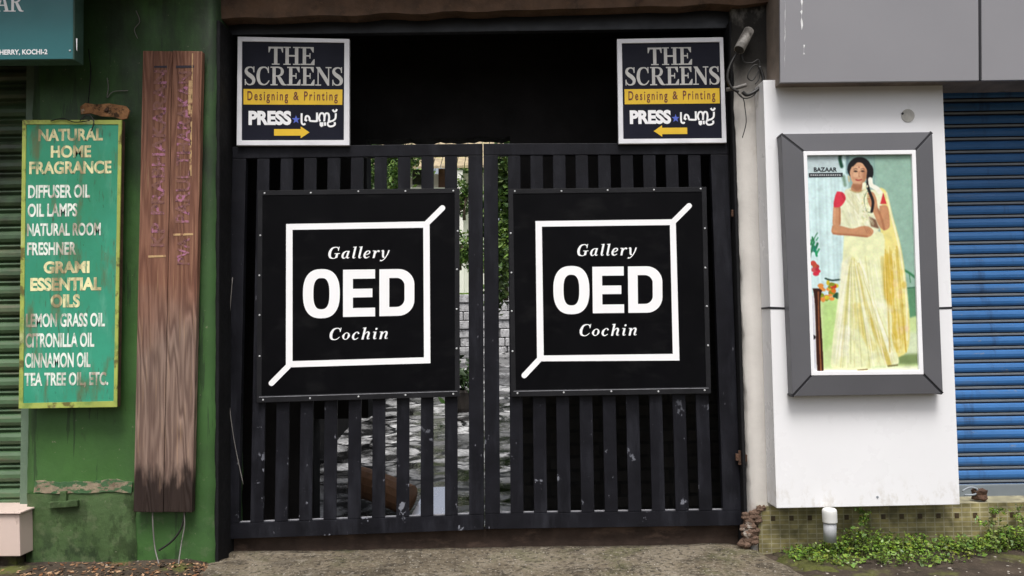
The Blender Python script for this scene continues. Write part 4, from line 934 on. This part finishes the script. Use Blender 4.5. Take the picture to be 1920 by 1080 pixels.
    for i in range(26):
        cc = [(225, 120, 40), (214, 196, 50), (196, 60, 44), (140, 150, 40), (235, 150, 70)][rs.randint(5)]
        ell(B(275 + rs.uniform(0, 130), 220 + rs.uniform(0, 145)), rs.uniform(2.5, 6), rs.uniform(2.5, 5.5), C(*cc), 1)
    for i in range(6): ell(B(380 + rs.uniform(0, 50), 300 + rs.uniform(0, 50)), 4, 3, C(40, 90, 60), 1)
    line([B(320, 190), B(370, 205), B(440, 200)], 3.2, C(44, 74, 66), 1)
    fill([B(215, 270), B(290, 285), B(278, 400), B(305, 968), B(255, 968), B(235, 420)], C(66, 34, 24), 1); line([B(262, 300), B(268, 600), B(285, 960)], 2.2, C(150, 92, 60), 1)
    ell(B(222, 672), 4, 4, C(28, 26, 30), 1)
    fill([B(985, 270), B(1080, 265), B(1080, 500), B(1000, 520)], C(98, 150, 112), 3); line([B(985, 275), B(1075, 268)], 2, C(60, 110, 84), 1)
    line([B(945, 120), B(1000, 150), B(1050, 190)], 4, C(58, 128, 84), 2); line([B(1000, 150), B(1010, 230)], 1.5, C(70, 130, 90), 1)
    # falling end of the sari at the back
    fill([A(790, 400), A(850, 440), A(900, 640), A(960, 860), A(1000, 1080), B(985, 330), B(1005, 560), B(995, 760), B(940, 830), B(850, 820), B(820, 500), A(800, 800), A(780, 560)], C(238, 226, 142), 2)
    fill([B(785, 0), B(850, 0), B(880, 200), B(860, 420), B(830, 380), B(790, 330)], C(222, 186, 62), 3)
    fill([B(840, 400), B(930, 520), B(960, 700), B(900, 780), B(845, 620)], C(220, 196, 92), 4)
    line([A(850, 450), A(890, 640), A(950, 880), A(985, 1080), B(975, 330), B(985, 700)], 3, C(250, 246, 214), 2, .8)
    for i in range(30): ell(B(rs.uniform(830, 970), rs.uniform(60, 760)), rs.uniform(2, 6), rs.uniform(3, 8), C(*[(246, 240, 190), (228, 205, 110), (204, 172, 60), (240, 205, 170)][rs.randint(4)]), 3, .6)
    # skirt of the sari
    fill([A(490, 810), A(600, 790), A(820, 800), B(790, 120), B(800, 360), B(860, 500), B(860, 700), B(915, 850), B(890, 905), B(700, 915), B(590, 945), B(380, 930), B(372, 800), B(400, 560), B(440, 250), B(455, 100)], C(236, 240, 190), 2)
    fill([B(450, 60), B(540, 30), B(520, 400), B(470, 760), B(385, 900), B(385, 700), B(410, 500)], C(240, 240, 208), 4)
    for pts, wd, c_, al in (([B(540, 30), B(500, 300), B(480, 560)], 8, C(214, 208, 112), .7), ([B(560, 60), B(545, 420), B(560, 600)], 6, C(222, 212, 120), .8), ([B(580, 100), B(640, 380), B(760, 700), B(830, 890)], 9, C(208, 186, 84), .85), ([B(575, 420), B(620, 600), B(700, 760)], 14, C(216, 194, 88), .75),
                        ([B(690, 540), B(760, 700), B(840, 890)], 11, C(206, 178, 72), .75), ([B(640, 300), B(740, 520), B(870, 820)], 6, C(250, 248, 224), .8), ([B(700, 400), B(800, 420), B(840, 450)], 12, C(248, 248, 226), .7), ([B(500, 620), B(470, 720), B(460, 800)], 16, C(252, 252, 238), .8),
                        ([B(540, 500), B(560, 700), B(640, 860)], 5, C(206, 204, 140), .6), ([B(420, 480), B(400, 700), B(390, 880)], 5, C(208, 218, 160), .7), ([B(690, 760), B(670, 930)], 5, C(206, 204, 130), .8), ([B(780, 20), B(795, 300), B(830, 400)], 5, C(196, 166, 70), .8), ([B(600, 60), B(690, 300)], 4, C(252, 252, 232), .6)):
        line(pts, wd, c_, 4, al * .72)
    def fan(x0, x1, y0, X0, X1, Y1, n, cols_, wl, wh, al):
        for k in range(n):
            u = (k + rs.uniform(0, 1)) / n; p = B(x0 + (x1 - x0) * u, y0 + rs.uniform(-20, 60)); e = B(X0 + (X1 - X0) * u + rs.uniform(-14, 14), Y1 - rs.uniform(0, 330) * (rs.rand() < .5))
            m_ = ((p[0] + e[0]) / 2 + rs.uniform(-1.5, 1.5), (p[1] + e[1]) / 2)
            line([p, m_, e], rs.uniform(wl, wh), cols_[rs.randint(len(cols_))], 1, rs.uniform(.3, .75) * al)
    fan(505, 600, 40, 385, 900, 920, 46, [C(252, 252, 236), C(250, 250, 226), C(214, 210, 140), C(196, 178, 88), C(226, 226, 170), C(186, 186, 120)], .7, 2.4, .85)
    fan(600, 790, 20, 700, 900, 880, 18, [C(252, 252, 234), C(222, 222, 160), C(204, 190, 110)], .7, 2.2, .7)
    fan(800, 900, -60, 840, 990, 800, 22, [C(250, 244, 200), C(214, 180, 60), C(198, 160, 44), C(240, 226, 150)], .7, 2.2, .8)
    line([B(585, 945), B(660, 938)], 3, C(120, 96, 60), 1, .8); line([B(830, 912), B(905, 905)], 3, C(110, 100, 60), 1, .8)
    # torso
    fill([A(500, 420), A(560, 400), A(650, 410), A(720, 420), A(800, 420), A(830, 480), A(800, 600), A(790, 760), A(700, 820), A(560, 820), A(470, 760), A(455, 640), A(470, 520)], C(234, 236, 200), 2)
    fill([A(700, 650), A(760, 680), A(790, 760), A(720, 740)], C(104, 62, 46), 2, .8)
    for pts, c_ in (([A(520, 460), A(620, 600), A(660, 740)], C(222, 220, 168)), ([A(480, 600), A(520, 700), A(560, 760)], C(220, 222, 178)), ([A(600, 450), A(660, 600), A(690, 720)], C(252, 250, 232))): line(pts, 4, c_, 2, .7)
    for k in range(26):
        p = A(470 + rs.uniform(0, 130), 430 + rs.uniform(0, 60)); e = A(560 + rs.uniform(0, 190), 640 + rs.uniform(0, 160)); line([p, e], rs.uniform(.6, 1.6), [C(252, 251, 236), C(214, 212, 168), C(226, 224, 186)][rs.randint(3)], 1, .5)
    SK, SKd = C(205, 148, 108), C(168, 108, 74)
    # sleeves and arms
    fill([A(400, 560), A(455, 560), A(462, 640), A(455, 725), A(398, 725), A(396, 640)], SK, 1); line([A(412, 580), A(408, 715)], 3, C(226, 172, 134), 2, .7); line([A(452, 570), A(455, 720)], 2.5, SKd, 2, .7)
    fill([A(430, 432), A(480, 440), A(505, 490), A(480, 545), A(445, 570), A(402, 560), A(412, 480)], C(222, 58, 78), 1); line([A(470, 450), A(495, 500)], 3, C(180, 40, 60), 2, .7)
    fill([A(392, 725), A(460, 730), A(560, 755), A(640, 735), A(700, 740), A(740, 775), A(725, 815), A(680, 830), A(560, 818), A(396, 800)], SK, 1); line([A(400, 797), A(560, 812), A(690, 826)], 3, SKd, 2, .8)
    for i in range(3): line([A(665 + 18 * i, 745 + 8 * i), A(690 + 16 * i, 800)], 1.1, SKd, 1, .6)
    fill([A(792, 560), A(855, 560), A(875, 650), A(876, 745), A(830, 772), A(785, 730), A(735, 610), A(690, 520), A(690, 450), A(735, 440), A(765, 500), A(775, 570), A(790, 610)], SK, 1); line([A(780, 590), A(815, 690), A(830, 765)], 3.5, SKd, 2, .7)
    fill([A(822, 445), A(852, 545), A(796, 545)], C(214, 60, 66), 1)
    for i in range(3): line([A(690, 455 + 22 * i), A(722, 448 + 22 * i)], 1.1, SKd, 1, .7)
    # hair, neck, face
    ell(A(620, 236), 21.5, 22, C(24, 20, 24), 1); ell(A(702, 262), 8, 14, C(28, 24, 28), 1); line([A(700, 300), A(690, 360), A(700, 420), A(735, 520), A(725, 610)], 5, C(40, 34, 36), 1)
    fill([A(568, 350), A(640, 350), A(650, 420), A(600, 440), A(548, 415)], C(196, 140, 102), 1)
    fill([A(560, 210), A(610, 175), A(655, 190), A(683, 240), A(680, 310), A(655, 360), A(615, 388), A(575, 370), A(548, 320), A(540, 260)], C(216, 166, 130), 1)
    fill([A(655, 220), A(683, 240), A(680, 310), A(655, 360), A(640, 375), A(650, 300)], C(188, 132, 96), 3, .7)
    ell(A(585, 318), 5, 4, C(204, 148, 114), 2, .7); ell(A(590, 292), 5, 4.5, C(232, 188, 152), 2, .7); ell(A(612, 232), 8, 4, C(230, 184, 148), 2, .6); line([A(575, 368), A(612, 386), A(650, 364)], 2, C(176, 120, 86), 2, .7)
    line([A(560, 205), A(600, 170), A(650, 178), A(690, 230)], 5, C(26, 22, 26), 1)
    for ex in (588, 648):
        line([A(ex - 16, 240), A(ex, 234), A(ex + 14, 240)], 1.0, C(70, 46, 40), 1, .9); line([A(ex - 13, 258), A(ex, 254), A(ex + 12, 259)], 1.9, C(46, 30, 32), 1)
        ell(A(ex, 259), 1.4, 1.4, C(30, 20, 22), 1)
    line([A(620, 255), A(616, 300), A(626, 304)], 1.3, C(180, 122, 90), 1, .8); line([A(592, 332), A(614, 337), A(638, 330)], 2.4, C(170, 66, 62), 1)
    ell(A(617, 222), .9, .9, C(150, 30, 40), 1)
    line([A(528, 300), A(534, 345)], 2.5, C(214, 196, 150), 1)
    fill([A(650, 185), A(700, 220), A(738, 275), A(722, 325), A(695, 345), A(680, 310), A(684, 245)], C(24, 20, 24), 1)
    fill([A(640, 250), A(682, 250), A(680, 315), A(650, 365), A(625, 385), A(640, 330)], C(160, 108, 78), 3, .3)
    fill([A(556, 395), A(600, 425), A(650, 395), A(640, 372), A(575, 368)], C(150, 98, 70), 2, .6)
    # garlands
    line([A(712, 330), A(722, 380), A(770, 410), A(790, 440)], 8, C(246, 244, 226), 1); line([A(662, 370), A(655, 440), A(640, 520), A(630, 690)], 7, C(238, 240, 206), 1)
    line([A(690, 430), A(660, 500), A(680, 600), A(720, 620)], 1.4, C(90, 110, 80), 1, .8)
    for i in range(60): ell(A(rs.uniform(640, 700), rs.uniform(380, 680)), 1.5, 1.5, C(*[(250, 248, 228), (200, 212, 150), (236, 226, 170)][rs.randint(3)]), 1, .7)
    line([A(540, 420), A(600, 445), A(650, 425)], 1.6, C(200, 176, 120), 1)
    lowf = blur(rs.normal(0, 1, U.shape), 9); lowf /= lowf.std(); mid_ = blur(rs.normal(0, 1, U.shape), 3); mid_ /= mid_.std()
    img = img * (1 + .018 * lowf[..., None] + .010 * mid_[..., None])
    g_ = img.mean(axis=2, keepdims=True); img = g_ + (img - g_) * .95; img = 128 + (img - 128) * 1.06
    img = blur(img + rs.normal(0, 5, img.shape), 1); soft = blur(img, 3); img = img + (img - soft) * .55
    img = np.clip(img.reshape(GH, SS, GW, SS, 3).mean(axis=(1, 3)), 0, 255) / 255
    L_ = np.where(img <= .04045, img / 12.92, ((img + .055) / 1.055) ** 2.4) * .84
    q = Q(WI, CY - .074); q = [BL(q, -.02, -.01), BL(q, 1.02, -.01), BL(q, 1.02, 1.01), BL(q, -.02, 1.01)]
    off = parent_loc(t); verts = []; faces = []
    for j in range(GH + 1):
        for i in range(GW + 1): verts.append(tuple(BL(q, (i / GW), (j / GH)) - off))
    for j in range(GH):
        for i in range(GW):
            a = j * (GW + 1) + i; faces.append((a, a + GW + 1, a + GW + 2, a + 1))
    me = bpy.data.meshes.new('poster_print'); me.from_pydata(verts, [], faces)
    ca = me.color_attributes.new('print', 'FLOAT_COLOR', 'POINT')
    Lp = np.pad(L_, ((0, 1), (0, 1), (0, 0)), mode='edge'); Lp = (Lp[:, :, :] + np.roll(Lp, 1, 0)) / 2; Lp[0] = L_[0][[*range(GW), GW - 1]]
    ca.data.foreach_set('color', np.concatenate([Lp.reshape(-1, 3), np.ones(((GH + 1) * (GW + 1), 1))], 1).astype(np.float32).ravel())
    pm = bpy.data.materials.new('printed_poster'); pm.use_nodes = True; at = pm.node_tree.nodes.new('ShaderNodeAttribute'); at.attribute_name = 'print'
    b_ = pm.node_tree.nodes['Principled BSDF']; pm.node_tree.links.new(at.outputs['Color'], b_.inputs['Base Color']); b_.inputs['Roughness'].default_value = .35; b_.inputs['Specular IOR Level'].default_value = .3
    me.materials.append(pm); o = bpy.data.objects.new('poster_print', me); col.objects.link(o); o.parent = t
    o['label'] = 'poster of a woman in a cream and yellow sari with red blouse'
poster()
mb = MB(); yl = CY - .0755
f = lambda x, y: (x / 4.696 + 1480, y / 4.696 + 270)
put_serif_q = lambda s, x0, y0, x1, y1: put_text(mb, s, Q([f(x0, y0), f(x1, y0), f(x1, y1), f(x0, y1)], yl), .03)
put_serif_q('BAZAAR', 215, 205, 420, 243)
mb.ext(Q([f(172, 256), f(470, 253), f(470, 288), f(172, 293)], yl), .001)
mb.build('poster_lettering', MT['logo_black'], t)
mb = MB(); rr = random.Random(5)
for k in range(14):
    x0 = 185 + k * 19.5
    mb.face(Q([f(x0, 268), f(x0 + rr.uniform(10, 16), 267), f(x0 + rr.uniform(10, 16), 280), f(x0, 281)], yl - .001))
mb.build('poster_small_print', MT['pvc'], t)

# ------------------------------------------------------------------ conduit and cables at the gate's upper corner
t = thing('cable_conduit', 'short white plastic conduit slanting out of the dark corner beside the press sign', 'conduit', W(1392, 92, -.2))
mb = MB(); mb.tube([W(1404, 58, -.14), W(1386, 93, -.2)], .033, 14); mb.build('conduit_tube', M('white_conduit_shaded_top', (.42, .40, .37), .6, .1, 8, .05, stains=[((.04, .035, .03), 6, .40, .2, Z1, .95, (2.95, 3.08))]), t, smooth=True)  # dark upper end is shade put into the tube's colour
mb = MB(); a = W(1386, 93, -.2); d = (a - W(1408, 52, -.14)).normalized(); mb.tube([a + d * .0005, a + d * .002], .030, 14); mb.build('conduit_mouth', MT['cable'], t)
CG = 'cables looping out of the white conduit'
for lab, pts, r_ in (('thick black cable bowing left out of the conduit', [(1384, 96), (1370, 120), (1364, 145), (1372, 165), (1385, 172)], .009),
                     ('thick black cable sagging round to the fascia side', [(1392, 172), (1400, 178), (1415, 172), (1428, 160), (1431, 145), (1424, 125)], .011),
                     ('thin black wire coil hanging over the limewashed wall', [(1392, 98), (1394, 115), (1410, 118), (1422, 112), (1424, 128), (1412, 150), (1402, 145), (1408, 128), (1420, 122), (1424, 145), (1416, 158)], .004),
                     ('thin black wire loop below the cable bundle', [(1380, 170), (1390, 182), (1402, 184), (1414, 178), (1420, 168)], .004),
                     ('single thin wire tail hanging below the bundle on the limewashed wall', [(1386, 176), (1394, 186), (1397, 204), (1399, 230), (1392, 258)], .003)):
    cable('cable', lab, pts, r_, MT['cable'], -.16, 'cable', CG, 8)
t = thing('cable_stub', 'stiff grey cable end poking left over the press sign edge', 'cable', W(1380, 165, -.15))
mb = MB(); mb.tube(smoothpts([W(1362, 168, -.12), W(1380, 165, -.15), W(1400, 159, -.17)], 4), .012, 10); mb.build('cable_body', MT['wire'], t, smooth=True)

# ================================================================== COURTYARD BEHIND
t = thing('retaining_wall', 'low pale granite rubble wall holding the courtyard lawn', 'wall', (0, 10.3, .8))
mb = MB(); rr = random.Random(11); z = .70
for row in range(8):
    x = -6.5
    while x < 6:
        wd = rr.uniform(.2, .42); mb.box(x, x + wd - .015, 10.3 + rr.uniform(-.03, .02), 10.59, z, z + .155); x += wd
    z += .168
mb.build('rubble_stones', MT['granite'], t, bevel=.012, seg=1)
t = thing('white_house', 'white house with clay tile roof beyond the courtyard lawn', 'house', (-1.2, 15, 1.58))
HY = 15.0
mb = MB(); mb.box(-6.2, -.55, HY, HY + 5, 1.4, 5.3); mb.build('house_wall', MT['house'], t)
mb = MB(); q = Q([(620, 318), (905, 314), (905, 255), (620, 258)], HY - .9)
zr = W(760, 312, HY - .9).z
for i in range(34):
    x0 = -6.6 + i * .19; mb.prism([(x0, HY - .9, zr), (x0 + .17, HY - .9, zr), (x0 + .17, HY - .9, zr - .06), (x0, HY - .9, zr - .06)], [(x0, HY + 2.5, zr + 1.9), (x0 + .17, HY + 2.5, zr + 1.9), (x0 + .17, HY + 2.5, zr + 1.84), (x0, HY + 2.5, zr + 1.84)])
mb.build('roof', MT['roof_tile'], t)
mb = MB(); mb.ext(Q([(773, 318), (795, 318), (795, 346), (773, 346)], HY - .06), .08); mb.build('window', MT['dark_glass'], t)
mb = MB(); mb.ext(Q([(822, 316), (838, 316), (838, 352), (822, 352)], HY - .06), .08); mb.build('door', MT['brown_wood'], t)
mb = MB(); mb.box(W(863, 330, HY - .8).x - .08, W(863, 330, HY - .8).x + .06, HY - .85, HY - .7, 1.5, zr - .1); mb.build('veranda_post', MT['house'], t)
mb = MB(); mb.ext(Q([(700, 350), (860, 352), (860, 375), (700, 375)], HY - .5), .4); mb.build('veranda_wall', MT['house'], t)

def leaves(mb, cols, n, pos, size, rr):
    for _ in range(n):
        p = Vector(pos(rr)); a = Vector((rr.gauss(0, 1), rr.gauss(0, 1), rr.gauss(.2, .7))).normalized(); b_ = a.cross(Vector((rr.gauss(0, 1), rr.gauss(0, 1), rr.gauss(0, 1)))).normalized()
        s_ = size * rr.uniform(.5, 1.3); c_ = a.cross(b_) * s_ * .12
        mb.face([p - a * s_, p + b_ * s_ * .42 + c_, p + a * s_, p - b_ * s_ * .42 + c_]); k = rr.choice(cols); cols_out.append(k)
def build_leaves(mb, name, mat, parent=None):
    off = parent_loc(parent); me = bpy.data.meshes.new(name); me.from_pydata([tuple(Vector(v) - off) for v in mb.v], [], mb.f)
    ca = me.color_attributes.new('tint', 'FLOAT_COLOR', 'CORNER'); arr = np.repeat(np.array([(*c_, 1) for c_ in cols_out], np.float32), 4, axis=0)
    ca.data.foreach_set('color', arr.ravel()); me.materials.append(mat); o = bpy.data.objects.new(name, me); col.objects.link(o)
    if parent: o.parent = parent
    return o
GREENS = [(1, 1, 1), (.55, .62, .5), (1.35, 1.2, .9), (1.7, 1.5, 1.1), (.35, .42, .35), (1.2, .95, .6)]
def bush(name, label, c, rad, n, size, seed, trunk=True, group=None):
    global cols_out
    rr = random.Random(seed); t = thing(name, label, 'tree' if trunk else 'shrub', (c[0], c[1], c[2] - rad[2] - (.8 if trunk else 0)), group)
    cl = [(rr.gauss(0, .45), rr.gauss(0, .45), rr.gauss(0, .45)) for _ in range(16)]
    def pos(r):
        k = r.choice(cl); return [c[i] + rad[i] * (k[i] + r.gauss(0, .16)) for i in range(3)]
    mb = MB(); cols_out = []; leaves(mb, GREENS, n, pos, size, rr); build_leaves(mb, 'crown', MT['leaf_far'], t)
    mb = MB(); b0 = Vector((c[0], c[1], c[2] - rad[2] - (.8 if trunk else .05)))
    mb.tube([b0, b0.lerp(Vector(c), .6), Vector(c) + Vector((.05, 0, rad[2] * .3))], .10 if trunk else .04, 8, r1=.02)
    for k in cl[:7]:
        mb.tube([b0.lerp(Vector(c), .6), Vector((c[0] + rad[0] * k[0], c[1] + rad[1] * k[1], c[2] + rad[2] * k[2]))], .03 if trunk else .015, 5, r1=.006)
    mb.build('trunk', MT['bark'], t, smooth=True); return t
def wp(px, py, y): p = W(px, py, y); return (p.x, p.y, p.z)
bush('garden_tree', 'light green tree in front of the white house', wp(735, 300, 12.5), (.65, .6, 1.0), 2600, .075, 1, True, 'courtyard trees')
bush('garden_tree', 'bushy tree at the left end of the courtyard seen through the gate slats', wp(690, 345, 11.6), (.55, .5, 1.0), 2200, .07, 2, True, 'courtyard trees')
bush('climbing_shrub', 'tall bright green creeper just right of where the gate leaves meet', wp(946, 400, 6.4), (.42, .4, 1.2), 5200, .06, 3, False)
bush('garden_shrub', 'dark low shrub on the lawn in front of the house', wp(862, 470, 11.3), (.6, .4, .35), 1800, .06, 4, False, 'courtyard shrubs')
bush('garden_shrub', 'dry brownish shrub under the house veranda', wp(870, 375, 12.6), (.3, .3, .4), 700, .06, 5, False, 'courtyard shrubs')
bush('far_tree', 'tall spreading tree behind the white house', (.9, 19, 5.2), (3.0, 1.5, 2.6), 9000, .14, 6, True)
bush('far_tree', 'tall tree with dense crown behind the house roof', (-5.6, 22, 6.4), (3.0, 1.5, 2.4), 7000, .16, 7, True)
# things lying in the passage
t = thing('timber_log', 'brown timber log lying on the wet stones behind the gate', 'timber', W(725, 960, 1.0))
mb = MB(); mb.tube(smoothpts([W(672, 902, 1.25), W(720, 918, 1.1), W(766, 938, 1.0)], 5), .115, 14); mb.build('log', MT['log'], t, smooth=False)
t = thing('glare_sheet', 'tilted metal sheet added to mirror the sky as a bright patch just behind the gate', 'metal sheet', (W(808, 950, .95).x, .95, path_z(.95)))  # sheet added as a reflector to give a bright patch
mb = MB(); fq = [W(768, 972, .86), W(848, 970, .86), W(846, 912, 1.22), W(800, 914, 1.22)]
mb.prism(fq, [p + Vector((0, .02, -.015)) for p in fq]); mb.build('sheet', M('glare_metal', (.92, .93, .96), .28, .03, bump=0, metal=1), t)
t = thing('potted_plant', 'dark potted plant put in for an unclear silhouette on the courtyard path seen through the middle slot of the gate', 'potted plant', (W(868, 650, 5).x, 5, path_z(5)))  # stand-in for an unidentified dark silhouette
mb = MB(); px_ = W(868, 650, 5).x; z0 = path_z(5); pr = [(0, .10), (.04, .12), (.2, .16), (.24, .175), (.27, .17)]
for (h0, r0), (h1, r1) in zip(pr[:-1], pr[1:]):
    for k in range(14):
        a0, a1 = k * math.pi / 7, (k + 1) * math.pi / 7
        mb.face([(px_ + r0 * math.cos(a0), 5 + r0 * math.sin(a0), z0 + h0), (px_ + r0 * math.cos(a1), 5 + r0 * math.sin(a1), z0 + h0), (px_ + r1 * math.cos(a1), 5 + r1 * math.sin(a1), z0 + h1), (px_ + r1 * math.cos(a0), 5 + r1 * math.sin(a0), z0 + h1)])
mb.build('pot', MT['clay'], t)
cols_out = []; rr = random.Random(9); mb = MB(); leaves(mb, [(.2, .25, .2), (.35, .4, .3)], 160, lambda r: (px_ + r.gauss(0, .12), 5 + r.gauss(0, .12), z0 + .42 + r.gauss(0, .12)), .07, rr); build_leaves(mb, 'foliage', MT['leaf_far'], t)

# ================================================================== WEEDS, LITTER, PEBBLES
cols_out = []; rr = random.Random(21); mb = MB(); stems = MB()
WG = [(1.6, .9, .6), (1, 1, 1), (1.3, 1.2, .8), (.6, .7, .5), (1.6, 1.35, .8), (.4, .5, .4), (1.1, 1.15, .7), (1.5, 1.1, .5)]
def weed_h(px):      # how high the creeper climbs (photo rows) along its length
    P = [(1462, 1046), (1490, 1020), (1520, 1012), (1570, 985), (1610, 955), (1640, 975), (1700, 992), (1770, 1000), (1830, 985), (1870, 965), (1925, 975)]
    for (a, ya), (b_, yb) in zip(P[:-1], P[1:]):
        if a <= px <= b_: return ya + (yb - ya) * (px - a) / (b_ - a)
    return 990
def weed_b(px):
    P = [(1462, 1050), (1500, 1056), (1560, 1066), (1650, 1062), (1760, 1062), (1840, 1050), (1925, 1035)]
    for (a, ya), (b_, yb) in zip(P[:-1], P[1:]):
        if a <= px <= b_: return ya + (yb - ya) * (px - a) / (b_ - a)
    return 1040
tufts = []
for k in range(560):
    px = rr.uniform(1465, 1960) if rr.random() < .85 else rr.uniform(1465, 1560)
    top, bot = weed_h(px), weed_b(px); v = rr.random() ** .8
    gp = Wz(px, bot - (bot - 1012) * v * .98, gz(2, -.4) + .0)
    if gp.y > -.13: gp.y = -.13 - rr.random() * .05
    hmax = max(.03, min(.30, (W(px, top, gp.y).z - gz(gp.x, gp.y))))
    h = hmax * rr.uniform(.25, .8) if gp.y > -.32 else rr.uniform(.02, .075)
    tufts.append((gp.x, gp.y, gz(gp.x, gp.y), h))
for (x, y, z, h) in tufts:
    lean = Vector((rr.gauss(0, .35), rr.gauss(-.15, .3), 1)).normalized()
    nl = int(6 + h * 70)
    stems.tube([(x, y, z - .005), Vector((x, y, z)) + lean * h * .6, Vector((x, y, z)) + lean * h], .0016, 4, cap=False)
    tone = rr.choice(WG)
    for j in range(nl):
        s_ = rr.random() ** .8; c_ = Vector((x, y, z)) + lean * h * s_
        p = c_ + Vector((rr.gauss(0, .016), rr.gauss(0, .016), rr.gauss(.004, .008)))
        a = Vector((rr.gauss(0, 1), rr.gauss(-.2, 1), rr.gauss(.15, .45))).normalized(); b_ = a.cross(Vector((rr.gauss(0, .4), rr.gauss(-.4, .4), 1))).normalized(); sz = rr.uniform(.005, .0125) * (1.7 if rr.random() < .12 else 1)
        mb.face([p - a * sz, p + b_ * sz * .6, p + a * sz, p - b_ * sz * .6]); q_ = rr.choice(WG); cols_out.append(tuple((tone[i] * .6 + q_[i] * .4) for i in range(3)))
tag(build_leaves(mb, 'creeping_weeds', MT['leaf']), 'low green creeping weeds along the foot of the tiled plinth', 'weeds', None, 'stuff')
tag(stems.build('weed_stems', MT['stem']), 'thin stems of the creeping weeds by the tiled plinth', 'weeds', None, 'stuff')
def sprig(label, px, pyt, pyb, y, n, seed):
    global cols_out
    rr = random.Random(seed); b0 = W(px, pyb, y); tp = W(px + rr.uniform(-6, 6), pyt, y); t = thing('weed_plant', label, 'plant', b0, 'taller weeds at the plinth')
    mb = MB(); P = smoothpts([b0, b0.lerp(tp, .5) + Vector((.02, -.01, 0)), tp], 5); mb.tube(P, .003, 5, r1=.0012)
    brs = []
    for k in range(7):
        s0 = b0.lerp(tp, rr.uniform(.25, .95)); e = s0 + Vector((rr.uniform(-.1, .1), rr.uniform(-.05, .03), rr.uniform(.0, .06))); mb.tube([s0, e], .0014, 4); brs.append((s0, e))
    mb.build('stem', MT['stem'], t); mb = MB(); cols_out = []
    def pos(r):
        s0, e = r.choice(brs); return s0.lerp(e, r.random()) + Vector((r.gauss(0, .010), r.gauss(0, .010), r.gauss(0, .010)))
    leaves(mb, WG, n, pos, .012, rr); build_leaves(mb, 'foliage', MT['leaf'], t)
sprig('taller weed sprouting in front of the plinth below the shutter lock', 1858, 950, 1025, -.16, 190, 1)
sprig('taller weed beside the white cap of the drain pipe', 1612, 955, 1020, -.2, 150, 2)
sprig('taller weed against the plinth at the right edge of the photo', 1912, 952, 1012, -.16, 170, 3)
mb = MB(); cx, cy = 1.68, -.33; P = []
for k in range(40):
    a = 2 * math.pi * k / 40; q_ = 1 + .25 * nz(3 * math.cos(a), 3 * math.sin(a)) + .12 * math.sin(7 * a); P.append((cx + .17 * q_ * math.cos(a) - .10 * q_ * math.sin(a) * .6, cy + .22 * q_ * math.sin(a)))
for k in range(40):
    p, q_ = P[k], P[(k + 1) % 40]
    for f0, f1 in ((0, .5), (.5, .8), (.8, 1.0)):
        c = [(cx + (u[0] - cx) * f, cy + (u[1] - cy) * f) for u, f in ((p, f0), (q_, f0), (q_, f1), (p, f1))]
        lift = lambda f: .013 if f < .9 else -.004
        pts = [(c[i][0], c[i][1], max(gz(*c[i]), -.02) + lift((f0, f0, f1, f1)[i])) for i in range(4)]
        mb.face(pts if f0 else pts[1:])
tag(mb.build('moss_patch', MT['moss'], smooth=True), 'yellow green moss patch between the concrete apron and the tiled plinth', 'moss', None, 'stuff')
# moss, pebbles, dead leaves
cols_out = []; mb = MB(); rr = random.Random(31)
for k in range(1500):
    x = rr.uniform(-3.1, -1.55); y = rr.uniform(-.95, -.27) if x < -1.85 else rr.uniform(-.5, -.2)
    if x < -2.75 and y > -.42: continue
    p = Vector((x, y, gz(x, y) + .006)); a = Vector((rr.gauss(0, 1), rr.gauss(0, 1), rr.gauss(0, .25))).normalized(); b_ = a.cross(Vector((rr.gauss(0, .3), rr.gauss(0, .3), 1))).normalized(); s_ = rr.uniform(.006, .02)
    mb.face([p - a * s_, p + b_ * s_ * .5, p + a * s_, p - b_ * s_ * .5]); cols_out.append(rr.choice([(1, 1, 1), (.5, .5, .55), (1.8, 1.7, 1.6), (.3, .3, .3), (2.6, 2.8, 3.0), (1.4, 1.0, .7)]))
tag(build_leaves(mb, 'leaf_litter', MT['litter']), 'dead leaves and scraps on the soil at the foot of the green wall', 'leaf litter', None, 'stuff')
mb = MB(); rr = random.Random(41)
for k in range(330):
    x = rr.uniform(-3.0, 3.3); y = rr.uniform(-1.1, -.12)
    onap = -1.9 < x < 1.5
    if onap and rr.random() < .72: continue
    if not onap and x > 1.5 and y > -.3: continue
    z = (-.05 * max(0, -y - .4)) if onap else gz(x, y)
    lump(mb, (x, y, z + .001), rr.uniform(.002, .0065) if onap else rr.uniform(.002, .008), k, (1.2, 1, .6), sub=1)
tag(mb.build('pebbles', MT['stone']), 'small pale pebbles and grit scattered over the ground', 'pebbles', None, 'stuff')
